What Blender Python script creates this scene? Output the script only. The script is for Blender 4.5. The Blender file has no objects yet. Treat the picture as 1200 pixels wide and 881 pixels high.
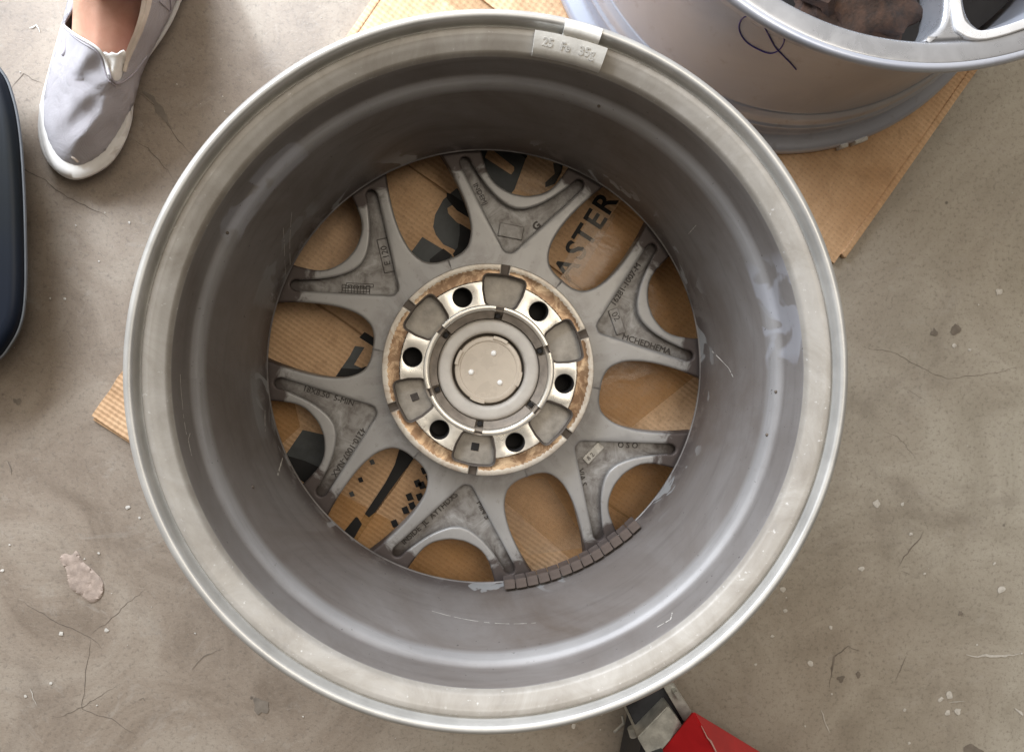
import bpy, bmesh, math, random
from mathutils import Vector, Matrix, Quaternion
from mathutils.geometry import delaunay_2d_cdt
random.seed(7)
R = math.radians
C = bpy.context.scene.collection
SC = bpy.context.scene

# ------------------------------------------------------------------ camera
FPX, W0, H0 = 867.0, 1200.0, 881.0          # focal length in photo pixels
CAMH = 0.7450                               # metres above the floor
nadir = Vector((538 - W0/2, -(392 - H0/2), -FPX)).normalized()
camq = nadir.rotation_difference(Vector((0, 0, -1)))
cam_data = bpy.data.cameras.new('camera')
cam_data.sensor_width = 36.0
cam_data.lens = FPX / W0 * 36.0
cam_data.clip_start = 0.02; cam_data.clip_end = 60
cam = bpy.data.objects.new('camera', cam_data); C.objects.link(cam)
cam.location = (0, 0, CAMH); cam.rotation_mode = 'QUATERNION'; cam.rotation_quaternion = camq
SC.camera = cam

# ------------------------------------------------------------------ world, lamps, exposure
world = bpy.data.worlds.new('World'); SC.world = world
world.use_nodes = True
bg = world.node_tree.nodes['Background']
# garage surroundings: daylight on the doorway side (+y, left), dim warm room behind the viewer
_t = world.node_tree
_tc = _t.nodes.new('ShaderNodeTexCoord'); _dt = _t.nodes.new('ShaderNodeVectorMath'); _dt.operation = 'DOT_PRODUCT'
_dt.inputs[1].default_value = Vector((-.38, .78, .50)).normalized()
_t.links.new(_tc.outputs['Generated'], _dt.inputs[0])
_rp = _t.nodes.new('ShaderNodeValToRGB'); _rp.color_ramp.interpolation = 'EASE'
for _k, (_p, _c) in enumerate([(.0, (.03, .022, .015)), (.40, (.085, .066, .048)), (.66, (.55, .48, .39)), (.95, (1.80, 1.74, 1.66))]):
    _e = _rp.color_ramp.elements[_k] if _k < 2 else _rp.color_ramp.elements.new(_p)
    _e.position = _p; _e.color = (*_c, 1)
_mr = _t.nodes.new('ShaderNodeMapRange'); _mr.inputs[1].default_value = -.6; _mr.inputs[2].default_value = 1
_t.links.new(_dt.outputs['Value'], _mr.inputs[0]); _t.links.new(_mr.outputs[0], _rp.inputs[0])
_t.links.new(_rp.outputs[0], bg.inputs[0])
bg.inputs[1].default_value = 0.90
def area_lamp(name, loc, target, sx, sy, power, col, spread=180):
    d = bpy.data.lights.new(name, 'AREA'); d.shape = 'RECTANGLE'; d.size = sx; d.size_y = sy
    d.energy = power; d.color = col; d.spread = R(spread)
    o = bpy.data.objects.new(name, d); C.objects.link(o); o.location = loc
    o.rotation_mode = 'QUATERNION'
    o.rotation_quaternion = (Vector(target) - Vector(loc)).to_track_quat('-Z', 'Y')
    return o
area_lamp('doorway_light', (-0.62, 1.02, 0.78), (-0.12, 0.1, 0.05), 0.9, 0.6, 42, (0.80, 0.88, 1.0))
area_lamp('overhead_fill', (0.55, 0.35, 2.0), (0.1, 0.0, 0.0), 0.8, 0.8, 11, (1.0, 0.91, 0.78))  # added overhead fill for soft ambient light
# patch of daylight falling through the doorway on to the floor behind the foot
_sd = bpy.data.lights.new('daylight_patch', 'SPOT'); _sd.energy = 150; _sd.color = (.76, .88, 1.0); _sd.shadow_soft_size = .10
_sd.spot_size = R(19); _sd.spot_blend = 1.0
_so = bpy.data.objects.new('daylight_patch', _sd); C.objects.link(_so); _so.location = (-1.05, 1.25, 1.25)
_so.rotation_mode = 'QUATERNION'; _so.rotation_quaternion = (Vector((-.20, .33, 0)) - _so.location).to_track_quat('-Z', 'Y')
vs = SC.view_settings
vs.view_transform = 'Standard'; vs.look = 'None'; vs.exposure = 0.0; vs.gamma = 1.0

def at(px, py, z):
    """photo pixel -> the point of the place at height z"""
    d = camq @ Vector((px - W0/2, -(py - H0/2), -FPX))
    t = (z - CAMH) / d.z
    return Vector((d.x*t, d.y*t, z))

# ------------------------------------------------------------------ helpers
def empty(name, loc=(0, 0, 0), parent=None):
    o = bpy.data.objects.new(name, None); C.objects.link(o); o.location = loc
    o.empty_display_size = 0.05
    if parent: o.parent = parent
    return o
def tag(o, label=None, cat=None, group=None, kind=None):
    if label: o['label'] = label
    if cat: o['category'] = cat
    if group: o['group'] = group
    if kind: o['kind'] = kind
    return o
def finish(name, bm, mats, parent=None, smooth=True, angle=35, weld=1e-6, wn=False):
    if weld: bmesh.ops.remove_doubles(bm, verts=bm.verts, dist=weld)
    bmesh.ops.recalc_face_normals(bm, faces=bm.faces)
    me = bpy.data.meshes.new(name); bm.to_mesh(me); bm.free()
    if not isinstance(mats, (list, tuple)): mats = [mats]
    for m in mats: me.materials.append(m)
    if smooth:
        me.shade_smooth(); me.set_sharp_from_angle(angle=R(angle))
    o = bpy.data.objects.new(name, me); C.objects.link(o)
    if parent: o.parent = parent
    if wn:
        w = o.modifiers.new('wn', 'WEIGHTED_NORMAL'); w.keep_sharp = True; w.weight = 80
    return o
def copy_obj(o, parent=None, loc=None, rz=None, name=None):
    c = o.copy(); C.objects.link(c)
    if parent is not None: c.parent = parent
    if loc is not None: c.location = loc
    if rz is not None: c.rotation_euler = (0, 0, rz)
    return c
def lathe(bm, prof, n=256, a0=0.0, a1=2*math.pi, mat=0, closed=False):
    full = abs(a1 - a0 - 2*math.pi) < 1e-6
    cols = n if full else n + 1
    rows = []
    for (r, z) in prof:
        rows.append([bm.verts.new((r*math.cos(a0 + (a1-a0)*i/n), r*math.sin(a0 + (a1-a0)*i/n), z)) for i in range(cols)])
    k = len(prof)
    for j in range(k if closed else k-1):
        A, B = rows[j], rows[(j+1) % k]
        for i in range(n):
            f = bm.faces.new((A[i], A[(i+1) % cols], B[(i+1) % cols], B[i])); f.material_index = mat
    if closed and not full:
        bm.faces.new([rw[0] for rw in rows]); bm.faces.new([rw[-1] for rw in rows][::-1])
def smooth_poly(pts, closed=True, sub=5):
    out = []; n = len(pts)
    rng = n if closed else n-1
    for i in range(rng):
        if closed: p0, p1, p2, p3 = pts[(i-1) % n], pts[i], pts[(i+1) % n], pts[(i+2) % n]
        else: p0, p1, p2, p3 = pts[max(i-1, 0)], pts[i], pts[i+1], pts[min(i+2, n-1)]
        for s in range(sub):
            t = s/sub; t2 = t*t; t3 = t2*t
            out.append(tuple(0.5*((2*b) + (-a+c)*t + (2*a-5*b+4*c-d)*t2 + (-a+3*b-3*c+d)*t3)
                             for a, b, c, d in zip(p0, p1, p2, p3)))
    if not closed: out.append(tuple(pts[-1]))
    return out
def round_poly(pts, r, seg=5):
    """polygon with every corner rounded by radius r (single or list)"""
    n = len(pts); out = []
    for i in range(n):
        p = Vector(pts[i]); a = (Vector(pts[i-1]) - p); b = (Vector(pts[(i+1) % n]) - p)
        rr = r[i] if isinstance(r, (list, tuple)) else r
        la, lb = a.length, b.length; a.normalize(); b.normalize()
        ang = a.angle(b); 
        if rr <= 0 or ang > R(176): out.append(tuple(p)); continue
        t = min(rr/math.tan(ang/2), la*.49, lb*.49)
        s, e = p + a*t, p + b*t
        for k in range(seg+1):
            u = k/seg
            out.append(tuple(s*(1-u)**2 + p*2*u*(1-u) + e*u*u))
    return out
def area2(p): return sum(p[i-1][0]*p[i][1] - p[i][0]*p[i-1][1] for i in range(len(p)))/2
def ccw(p): return list(p) if area2(p) > 0 else list(p)[::-1]
def offset(p, d):
    """offset a ccw polygon outwards by d (inwards when negative)"""
    n = len(p); out = []
    for i in range(n):
        a, b, c = Vector(p[i-1][:2]), Vector(p[i][:2]), Vector(p[(i+1) % n][:2])
        e1 = (b-a); e2 = (c-b)
        if e1.length < 1e-9 or e2.length < 1e-9: out.append(tuple(b)); continue
        e1.normalize(); e2.normalize()
        n1 = Vector((e1.y, -e1.x)); n2 = Vector((e2.y, -e2.x))
        m = (n1+n2)
        m = m.normalized() if m.length > 1e-6 else n1
        k = d/max(0.5, m.dot(n1))
        out.append((b.x+m.x*k, b.y+m.y*k))
    return out
def inside(x, y, poly):
    c = False; j = len(poly)-1
    for i in range(len(poly)):
        xi, yi = poly[i][0], poly[i][1]; xj, yj = poly[j][0], poly[j][1]
        if (yi > y) != (yj > y) and x < (xj-xi)*(y-yi)/(yj-yi)+xi: c = not c
        j = i
    return c
def grid_pts(poly, step, jit=0.0):
    xs = [p[0] for p in poly]; ys = [p[1] for p in poly]; out = []
    x = min(xs)+step*.5
    while x < max(xs):
        y = min(ys)+step*.5
        while y < max(ys):
            if inside(x, y, poly): out.append((x+random.uniform(-jit, jit), y+random.uniform(-jit, jit)))
            y += step
        x += step
    return out
def fill(bm, outer, holes=(), lines=(), extra=(), zf=lambda x, y: 0.0, mf=None, eps=1e-7):
    vs_, es_ = [], []
    def add(loop, closed=True):
        s = len(vs_); vs_.extend(Vector((q[0], q[1])) for q in loop); m = len(loop)
        es_.extend((s+i, s+(i+1) % m) for i in range(m if closed else m-1))
    add(outer)
    for h in holes: add(h)
    for l in lines: add(l)
    vs_.extend(Vector(q) for q in extra)
    V, E, F, *_ = delaunay_2d_cdt(vs_, es_, [], 0, eps)
    bv = [None]*len(V)
    for f in F:
        cx = sum(V[i].x for i in f)/len(f); cy = sum(V[i].y for i in f)/len(f)
        if not inside(cx, cy, outer) or any(inside(cx, cy, h) for h in holes): continue
        for i in f:
            if bv[i] is None: bv[i] = bm.verts.new((V[i].x, V[i].y, zf(V[i].x, V[i].y)))
        try:
            fc = bm.faces.new([bv[i] for i in f])
            if mf: fc.material_index = mf(cx, cy)
        except ValueError: pass
def strip(bm, la, lb, closed=True, mat=0):
    n = len(la); A = [bm.verts.new(p) for p in la]; B = [bm.verts.new(p) for p in lb]
    for i in range(n if closed else n-1):
        try: f = bm.faces.new((A[i], A[(i+1) % n], B[(i+1) % n], B[i])); f.material_index = mat
        except ValueError: pass
def wall_loops(bm, loop, zf, b, depth, sign=1, seg=4, draft=0.0, mat=0, flat=None):
    """round edge of radius b going down from the top outline. sign=1: material inside the loop, top outline is inset
       sign=-1: the loop is a hole, top outline is outset. returns the top outline"""
    L = ccw(loop); prev = None; top = None
    for k in range(seg+1):
        a = math.pi/2*k/seg
        d = -sign*b*(1-math.sin(a)); dz = -b*(1-math.cos(a))
        o = offset(L, d) if abs(d) > 1e-9 else L
        if flat: o = [l if flat(*l[:2]) else q for q, l in zip(o, L)]
        cur = [(q[0], q[1], zf(q[0], q[1])+(0 if flat and flat(*l[:2]) else dz)) for q, l in zip(o, L)]
        if k == 0: top = [q[:2] for q in cur]
        if prev: strip(bm, prev, cur, mat=mat)
        prev = cur
    o = offset(L, sign*draft) if draft else L
    low = [(q[0], q[1], zf(q[0], q[1])-depth) for q in o]
    strip(bm, prev, low, mat=mat)
    return top, [q[:2] for q in low]
def slab(name, poly, z0, z1, mat, parent=None, b=0.001, seg=3, to_origin=None, matidx=None, angle=40):
    bm = bmesh.new(); P = ccw(poly)
    if to_origin: P = [(x-to_origin[0], y-to_origin[1]) for x, y in P]
    top, low = wall_loops(bm, P, lambda x, y: z1, b, z1-z0, 1, seg)
    fill(bm, top, zf=lambda x, y: z1)
    fill(bm, low, zf=lambda x, y: z0)
    return finish(name, bm, mat, parent, wn=True, angle=angle)
def tube(bm, pts, rad, seg=8, mat=0, cap=True):
    pts = [Vector(p) for p in pts]; rings = []
    for i, p in enumerate(pts):
        t = (pts[min(i+1, len(pts)-1)] - pts[max(i-1, 0)]).normalized()
        u = t.cross(Vector((0, 0, 1)))
        if u.length < 1e-3: u = t.cross(Vector((0, 1, 0)))
        u.normalize(); w = t.cross(u)
        r = rad[i] if isinstance(rad, (list, tuple)) else rad
        rings.append([bm.verts.new(p + u*r*math.cos(2*math.pi*k/seg) + w*r*math.sin(2*math.pi*k/seg)) for k in range(seg)])
    for a, b in zip(rings, rings[1:]):
        for k in range(seg): bm.faces.new((a[k], a[(k+1) % seg], b[(k+1) % seg], b[k])).material_index = mat
    if cap: bm.faces.new(rings[0][::-1]); bm.faces.new(rings[-1])
def text_mesh(name, body, size, depth, mat, parent, loc, rot, bold=0.0, spacing=1.0, align='CENTER'):
    cu = bpy.data.curves.new('txt', 'FONT'); cu.body = body; cu.size = size; cu.extrude = depth
    cu.align_x = align; cu.align_y = 'CENTER'; cu.offset = bold; cu.space_character = spacing; cu.resolution_u = 3
    o = bpy.data.objects.new('txt', cu)
    C.objects.link(o)
    dg = bpy.context.evaluated_depsgraph_get()
    me = bpy.data.meshes.new_from_object(o.evaluated_get(dg))
    bpy.data.objects.remove(o); me.name = name
    me.materials.clear(); me.materials.append(mat)
    t = bpy.data.objects.new(name, me); C.objects.link(t); t.parent = parent
    t.location = loc; t.rotation_euler = (0, 0, rot)
    return t

# ------------------------------------------------------------------ materials
class Mat:
    def __init__(s, name):
        s.m = bpy.data.materials.new(name); s.m.use_nodes = True
        s.t = s.m.node_tree; s.n = s.t.nodes; s.b = s.n['Principled BSDF']
        s.tc = s.n.new('ShaderNodeTexCoord')
    def link(s, a, b): s.t.links.new(a, b)
    def noise(s, scale, detail=4, rough=.55, dist=0, src='Object', vec=None, lac=2.0):
        n = s.n.new('ShaderNodeTexNoise'); n.inputs['Scale'].default_value = scale
        n.inputs['Detail'].default_value = detail; n.inputs['Roughness'].default_value = rough
        n.inputs['Distortion'].default_value = dist
        s.link(vec if vec else s.tc.outputs[src], n.inputs['Vector']); return n.outputs['Fac']
    def ramp(s, fac, stops, interp='LINEAR'):
        r = s.n.new('ShaderNodeValToRGB'); r.color_ramp.interpolation = interp
        e = r.color_ramp.elements
        while len(e) < len(stops): e.new(.5)
        for el, (p, c) in zip(e, stops):
            el.position = p; el.color = (c, c, c, 1) if not isinstance(c, tuple) else (*c, 1)
        s.link(fac, r.inputs[0]); return r.outputs[0]
    def mix(s, fac, a, b, mode='MIX'):
        m = s.n.new('ShaderNodeMix'); m.data_type = 'RGBA'; m.blend_type = mode
        for sock, v in ((m.inputs[0], fac), (m.inputs[6], a), (m.inputs[7], b)):
            if isinstance(v, (int, float)): sock.default_value = v
            elif isinstance(v, tuple): sock.default_value = (*v, 1) if len(v) == 3 else v
            else: s.link(v, sock)
        return m.outputs[2]
    def math(s, op, a, b=0.0, c=None, clamp=False):
        m = s.n.new('ShaderNodeMath'); m.operation = op; m.use_clamp = clamp
        for k, v in enumerate((a, b) if c is None else (a, b, c)):
            if isinstance(v, (int, float)): m.inputs[k].default_value = v
            else: s.link(v, m.inputs[k])
        return m.outputs[0]
    def xyz(s, src='Object'):
        m = s.n.new('ShaderNodeSeparateXYZ'); s.link(s.tc.outputs[src], m.inputs[0]); return m.outputs
    def radius(s):
        x = s.xyz(); return s.math('SQRT', s.math('ADD', s.math('MULTIPLY', x[0], x[0]), s.math('MULTIPLY', x[1], x[1])))
    def bump(s, h, strength=.3, dist=.001):
        b = s.n.new('ShaderNodeBump'); b.inputs['Strength'].default_value = strength; b.inputs['Distance'].default_value = dist
        s.link(h, b.inputs['Height']); s.link(b.outputs[0], s.b.inputs['Normal'])
    def set(s, **k):
        for key, v in k.items():
            sock = s.b.inputs[key.replace('_', ' ')]
            if isinstance(v, (int, float)): sock.default_value = v
            elif isinstance(v, tuple): sock.default_value = (*v, 1) if len(v) == 3 else v
            else: s.link(v, sock)
        return s
def simple(name, col, rough=.5, metal=0.0, var=.12, scale=60, bump=.1, **k):
    m = Mat(name)
    f = m.noise(scale, 5, .6)
    c2 = tuple(min(1, c*(1+var)) for c in col); c1 = tuple(c*(1-var) for c in col)
    m.set(Base_Color=m.ramp(f, [(.3, c1), (.7, c2)]), Metallic=metal,
          Roughness=m.ramp(f, [(.3, max(0, rough-.06)), (.7, min(1, rough+.08))]), **k)
    if bump: m.bump(m.noise(scale*4, 3), bump, .0004)
    return m.m

# concrete
def make_concrete():
    m = Mat('concrete')
    big = m.noise(2.2, 5, .6, .6); mid = m.noise(7, 9, .68, 1.6); fine = m.noise(230, 6, .75); grit = m.noise(420, 3, .7)
    x = m.xyz()
    warm = m.ramp(mid, [(.30, (.185, .145, .110)), (.50, (.262, .212, .165)), (.72, (.335, .285, .230))])
    cool = m.ramp(mid, [(.28, (.300, .270, .215)), (.52, (.385, .352, .290)), (.75, (.46, .427, .360))])
    # the slab is greener and lighter to the right, browner and darker to the left
    side = m.math('ADD', m.math('MULTIPLY', x[0], 1.1), m.math('MULTIPLY_ADD', big, 1.6, -.62), clamp=True)
    c = m.mix(side, warm, cool)
    c = m.mix(m.ramp(fine, [(.36, .45), (.48, 0.0)]), c, (.12, .100, .080))
    c = m.mix(m.ramp(grit, [(.60, 0.0), (.80, .40)]), c, (.46, .43, .38))
    blot = m.noise(5.5, 9, .72, 1.5)
    c = m.mix(m.ramp(blot, [(.54, 0.0), (.74, .42)]), c, (.125, .100, .080))
    pale = m.noise(16, 9, .75, 2.0)
    c = m.mix(m.ramp(pale, [(.56, 0.0), (.74, .45)]), c, (.40, .37, .33))
    scuff = m.n.new('ShaderNodeMapping'); scuff.inputs['Rotation'].default_value = (0, 0, .7); scuff.inputs['Scale'].default_value = (1, 5, 1)
    m.link(m.tc.outputs['Object'], scuff.inputs[0])
    c = m.mix(m.ramp(m.noise(22, 9, .8, 2.4, vec=scuff.outputs[0]), [(.60, 0.0), (.66, .30)]), c, (.44, .40, .34))
    c = m.mix(m.ramp(m.noise(48, 9, .8, 3.0), [(.61, 0.0), (.65, .45)]), c, (.13, .105, .082))
    spot = m.n.new('ShaderNodeTexVoronoi'); spot.inputs['Scale'].default_value = 55; spot.inputs['Randomness'].default_value = 1
    m.link(m.tc.outputs['Object'], spot.inputs['Vector'])
    keep = m.ramp(m.noise(31, 2), [(.60, 0.0), (.64, 1.0)])
    c = m.mix(m.math('MULTIPLY', m.ramp(spot.outputs['Distance'], [(.05, .75), (.13, 0.0)]), keep), c, (.075, .062, .05))
    m.set(Base_Color=c, Roughness=m.ramp(mid, [(.3, .50), (.7, .72)]), Specular_IOR_Level=.45)
    h = m.math('ADD', m.math('MULTIPLY', fine, .6), m.math('MULTIPLY', grit, .3))
    h = m.math('ADD', h, m.math('MULTIPLY', mid, 1.2))
    m.bump(h, .42, .0014)
    return m.m
M_concrete = make_concrete()
M_crack = simple('crack_dirt', (.120, .098, .078), .95, bump=0)
M_stain = simple('stain_dirt', (.175, .147, .118), .85, var=.3, bump=.2)
M_speck = simple('paint_speck', (.52, .49, .44), .7, var=.15, scale=300)
M_plaster = simple('plaster_smear', (.34, .27, .225), .9, var=.25, scale=160, bump=.6)

def make_barrel(name, base=(.33, .32, .315), spray=True):
    m = Mat(name)
    x = m.xyz(); r = m.radius()
    n1 = m.noise(14, 6, .6); n2 = m.noise(120, 4, .65)
    c = m.ramp(n1, [(.3, tuple(b*.86 for b in base)), (.7, tuple(b*1.10 for b in base))])
    # brake dust plus painted-in shade on seat and lower wall, hump left pale
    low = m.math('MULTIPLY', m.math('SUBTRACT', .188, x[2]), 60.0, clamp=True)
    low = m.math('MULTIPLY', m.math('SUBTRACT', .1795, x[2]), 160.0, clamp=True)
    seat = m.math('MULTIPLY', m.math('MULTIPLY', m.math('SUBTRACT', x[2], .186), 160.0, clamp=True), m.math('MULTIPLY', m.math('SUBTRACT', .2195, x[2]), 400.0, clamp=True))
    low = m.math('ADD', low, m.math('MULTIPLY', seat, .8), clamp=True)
    film_shade = m.math('MULTIPLY', low, m.ramp(m.noise(7, 7, .65, .8), [(.30, .45), (.7, 1.0)]))
    c = m.mix(film_shade, c, (.138, .112, .094))
    # streaks running round the barrel
    cy = m.n.new('ShaderNodeCombineXYZ'); m.link(m.math('MULTIPLY', r, 30.0), cy.inputs[0]); m.link(m.math('MULTIPLY', x[2], 90.0), cy.inputs[1])
    m.link(m.math('MULTIPLY', m.math('ARCTAN2', x[1], x[0]), 2.2), cy.inputs[2])
    strk = m.noise(1.0, 6, .65, .4, vec=cy.outputs[0])
    c = m.mix(m.ramp(strk, [(.30, .22), (.50, 0.0)]), c, (.055, .043, .036))
    c = m.mix(m.ramp(strk, [(.62, 0.0), (.80, .12)]), c, (.30, .285, .27))
    # bright reflections painted near the hump on two sides; wiped dust patches lower down
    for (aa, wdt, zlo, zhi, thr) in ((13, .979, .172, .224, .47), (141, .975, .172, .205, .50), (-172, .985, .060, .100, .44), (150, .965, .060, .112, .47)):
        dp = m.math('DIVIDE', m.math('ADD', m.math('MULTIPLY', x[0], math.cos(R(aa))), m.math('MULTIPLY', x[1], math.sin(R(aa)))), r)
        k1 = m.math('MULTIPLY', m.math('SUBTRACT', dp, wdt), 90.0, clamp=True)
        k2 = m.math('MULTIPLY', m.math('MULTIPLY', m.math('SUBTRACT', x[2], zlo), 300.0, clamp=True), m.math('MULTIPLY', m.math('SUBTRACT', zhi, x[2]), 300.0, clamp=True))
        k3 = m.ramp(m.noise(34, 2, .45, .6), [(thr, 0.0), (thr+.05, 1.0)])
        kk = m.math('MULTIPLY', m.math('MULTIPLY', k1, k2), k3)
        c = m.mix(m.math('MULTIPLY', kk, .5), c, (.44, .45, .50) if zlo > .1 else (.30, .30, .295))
    # brake dust smeared right above the spokes
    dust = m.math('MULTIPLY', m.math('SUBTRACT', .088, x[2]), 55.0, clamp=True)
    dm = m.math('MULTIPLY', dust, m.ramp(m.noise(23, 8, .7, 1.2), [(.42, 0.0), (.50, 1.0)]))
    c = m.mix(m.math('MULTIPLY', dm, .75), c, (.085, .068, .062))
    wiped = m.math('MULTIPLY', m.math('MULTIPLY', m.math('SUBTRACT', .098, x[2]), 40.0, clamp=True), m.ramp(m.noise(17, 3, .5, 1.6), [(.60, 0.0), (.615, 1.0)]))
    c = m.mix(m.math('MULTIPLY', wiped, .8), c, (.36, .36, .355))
    c = m.mix(m.ramp(n2, [(.62, 0.0), (.78, .28)]), c, (.16, .14, .125))
    spk = m.noise(310, 2, .5)
    c = m.mix(m.ramp(spk, [(.725, 0.0), (.75, .7)]), c, (.07, .06, .055))
    m.set(Base_Color=c, Metallic=.25, Roughness=m.math('ADD', m.ramp(n1, [(.3, .38), (.7, .46)]), m.math('MULTIPLY', film_shade, .10)))
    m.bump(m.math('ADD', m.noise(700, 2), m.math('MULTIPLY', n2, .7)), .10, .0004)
    return m.m
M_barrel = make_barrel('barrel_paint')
M_flange = None
def make_flange():
    m = Mat('flange_paint')
    n = m.noise(20, 8, .68, .8); n2 = m.noise(90, 6, .7); n3 = m.noise(260, 3, .6)
    c = m.ramp(n, [(.28, (.25, .222, .188)), (.5, (.335, .308, .270)), (.75, (.43, .405, .37))])
    c = m.mix(m.ramp(n2, [(.60, 0.0), (.74, .45)]), c, (.25, .23, .21))
    c = m.mix(m.ramp(n3, [(.66, 0.0), (.76, .5)]), c, (.80, .79, .77))
    m.set(Base_Color=c, Metallic=.12, Roughness=m.ramp(n2, [(.3, .46), (.7, .62)]))
    m.bump(m.math('ADD', n2, m.math('MULTIPLY', n3, .5)), .22, .0006)
    return m.m
M_flange = make_flange()
M_lip = simple('lip_metal', (.49, .48, .455), .38, .45, var=.14, scale=26, bump=.12)
def make_spoke():
    m = Mat('spoke_paint')
    r = m.radius(); n = m.noise(22, 6, .6, .5)
    c = m.ramp(n, [(.3, (.29, .28, .268)), (.7, (.345, .335, .322))])
    # baked on brake dust, densest at the rim ends of the arms
    g = m.math('MULTIPLY', m.math('SUBTRACT', r, .1735), 120.0)
    g = m.math('ADD', g, m.math('MULTIPLY_ADD', m.noise(30, 8, .7, 1.0), 7.5, -4.3), clamp=True)
    c = m.mix(m.math('MULTIPLY', g, .92), c, (.058, .040, .034))
    fine = m.noise(170, 5, .7)
    c = m.mix(m.ramp(fine, [(.60, 0.0), (.72, .42)]), c, (.14, .115, .10))
    hubd = m.math('MULTIPLY', m.math('SUBTRACT', .118, r), 60.0, clamp=True)
    c = m.mix(m.math('MULTIPLY', hubd, m.ramp(m.noise(26, 7, .7, 1.2), [(.42, 0.0), (.60, .65)])), c, (.15, .125, .115))
    m.set(Base_Color=c, Metallic=.30, Roughness=m.math('ADD', m.ramp(n, [(.3, .40), (.7, .50)]), m.math('MULTIPLY', g, .2)))
    m.bump(m.math('ADD', m.noise(800, 2), fine), .12, .0004)
    return m.m
M_spoke = make_spoke()
def make_pocket():  # noqa
    m = Mat('pocket_cast')
    r = m.radius(); n = m.noise(48, 7, .68, .8)
    c = m.ramp(n, [(.32, (.10, .085, .074)), (.46, (.22, .205, .19)), (.62, (.34, .33, .315))])
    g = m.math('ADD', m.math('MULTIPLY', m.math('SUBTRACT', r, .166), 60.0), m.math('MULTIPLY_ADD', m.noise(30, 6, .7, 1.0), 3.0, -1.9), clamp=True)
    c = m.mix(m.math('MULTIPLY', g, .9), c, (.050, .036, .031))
    at_ = m.n.new('ShaderNodeAttribute'); at_.attribute_name = 'dirt_shade'
    c = m.mix(m.math('MULTIPLY', at_.outputs['Fac'], m.ramp(m.noise(25, 6, .7, 1.0), [(.40, .9), (.58, .1)])), c, (.07, .058, .05))  # painted edge shade, broken up with patchy grime
    m.set(Base_Color=c, Metallic=.25, Roughness=.52)
    m.bump(m.noise(500, 4, .7), .35, .0005)
    return m.m
M_pocket = make_pocket()
M_text = simple('cast_lettering', (.055, .046, .040), .6, .2, var=.4, scale=400)  # dark colour paints in the shade around raised letters
M_text_pale = simple('cast_lettering_worn', (.30, .29, .275), .5, .3, var=.4, scale=400)
def machined(name, a, b, rough=.30, metal=.85, stain=None, rings=True):
    m = Mat(name)
    r = m.radius(); n = m.noise(34, 7, .65, .6)
    c = m.ramp(n, [(.3, a), (.7, b)])
    if stain: c = m.mix(m.ramp(m.noise(60, 8, .72, 1.2), stain[0]), c, stain[1])
    m.set(Base_Color=c, Metallic=metal, Roughness=m.ramp(n, [(.3, rough-.05), (.7, rough+.1)]))
    h = m.math('SINE', m.math('MULTIPLY', r, 9000.0))
    m.bump(m.math('ADD', m.math('MULTIPLY', h, .3 if rings else 0), m.noise(400, 4)), .12, .0003)
    return m.m
M_pad = machined('machined_pad', (.60, .565, .50), (.74, .71, .65), .27, .75)
M_bronze = machined('corroded_face', (.26, .155, .085), (.60, .46, .31), .30, .75,
                    ([(.40, 0.0), (.54, .85)], (.14, .080, .045)))
M_edge = machined('machined_edge', (.44, .40, .34), (.58, .54, .47), .40, .45, ([(.44, 0.0), (.66, .7)], (.30, .21, .14)))
M_cast_floor = simple('rough_casting_floor', (.31, .28, .24), .55, .35, var=.35, scale=70, bump=.5)
M_cast = simple('rough_casting', (.085, .068, .055), .62, .25, var=.35, scale=70, bump=.4)  # darker casting: shade painted on the pocket walls
M_bore = simple('bore_dirt', (.26, .22, .18), .6, .3, var=.3, scale=90, bump=.2)
M_capring = simple('cap_ring_plastic', (.50, .465, .415), .5, .0, var=.12, scale=50, bump=.15)
M_capdisc = simple('cap_disc_plastic', (.52, .45, .365), .28, 0, var=.08, scale=40, bump=.08)
M_glint = simple('glint_pip', (.92, .91, .88), .15, 0, var=.03)  # near-white bumps paint three highlights on the cap disc
M_dark = simple('dark_gap', (.012, .010, .009), .8)
M_lead = simple('wheel_weight_metal', (.105, .082, .072), .55, .25, var=.3, scale=80, bump=.3)
M_clip = simple('clip_weight_paint', (.70, .685, .64), .45, .1, var=.10, scale=120, bump=.2)
M_clip_text = simple('clip_weight_print', (.50, .485, .45), .6)
M_silver2 = machined('polished_silver', (.40, .41, .435), (.47, .48, .51), .28, .7, None, False)
def make_lilac():
    m = Mat('worn_barrel_silver')
    n = m.noise(8, 6, .6, .7); x = m.xyz()
    c = m.ramp(n, [(.3, (.43, .46, .54)), (.55, (.50, .52, .58)), (.75, (.56, .59, .67))])
    c = m.mix(m.ramp(m.noise(60, 7, .7), [(.58, 0.0), (.75, .4)]), c, (.24, .20, .19))
    m.set(Base_Color=c, Metallic=.30, Roughness=.30)
    m.bump(m.noise(500, 3), .06, .0003)
    return m.m
M_lilac = make_lilac()
M_white_edge = simple('bright_spoke_edge', (.84, .84, .85), .28, .35, var=.05)
M_rust = simple('rusty_casting', (.040, .020, .012), .8, .0, var=.7, scale=120, bump=1.0)
M_ink = simple('purple_marker', (.055, .035, .26), .5)

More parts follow.
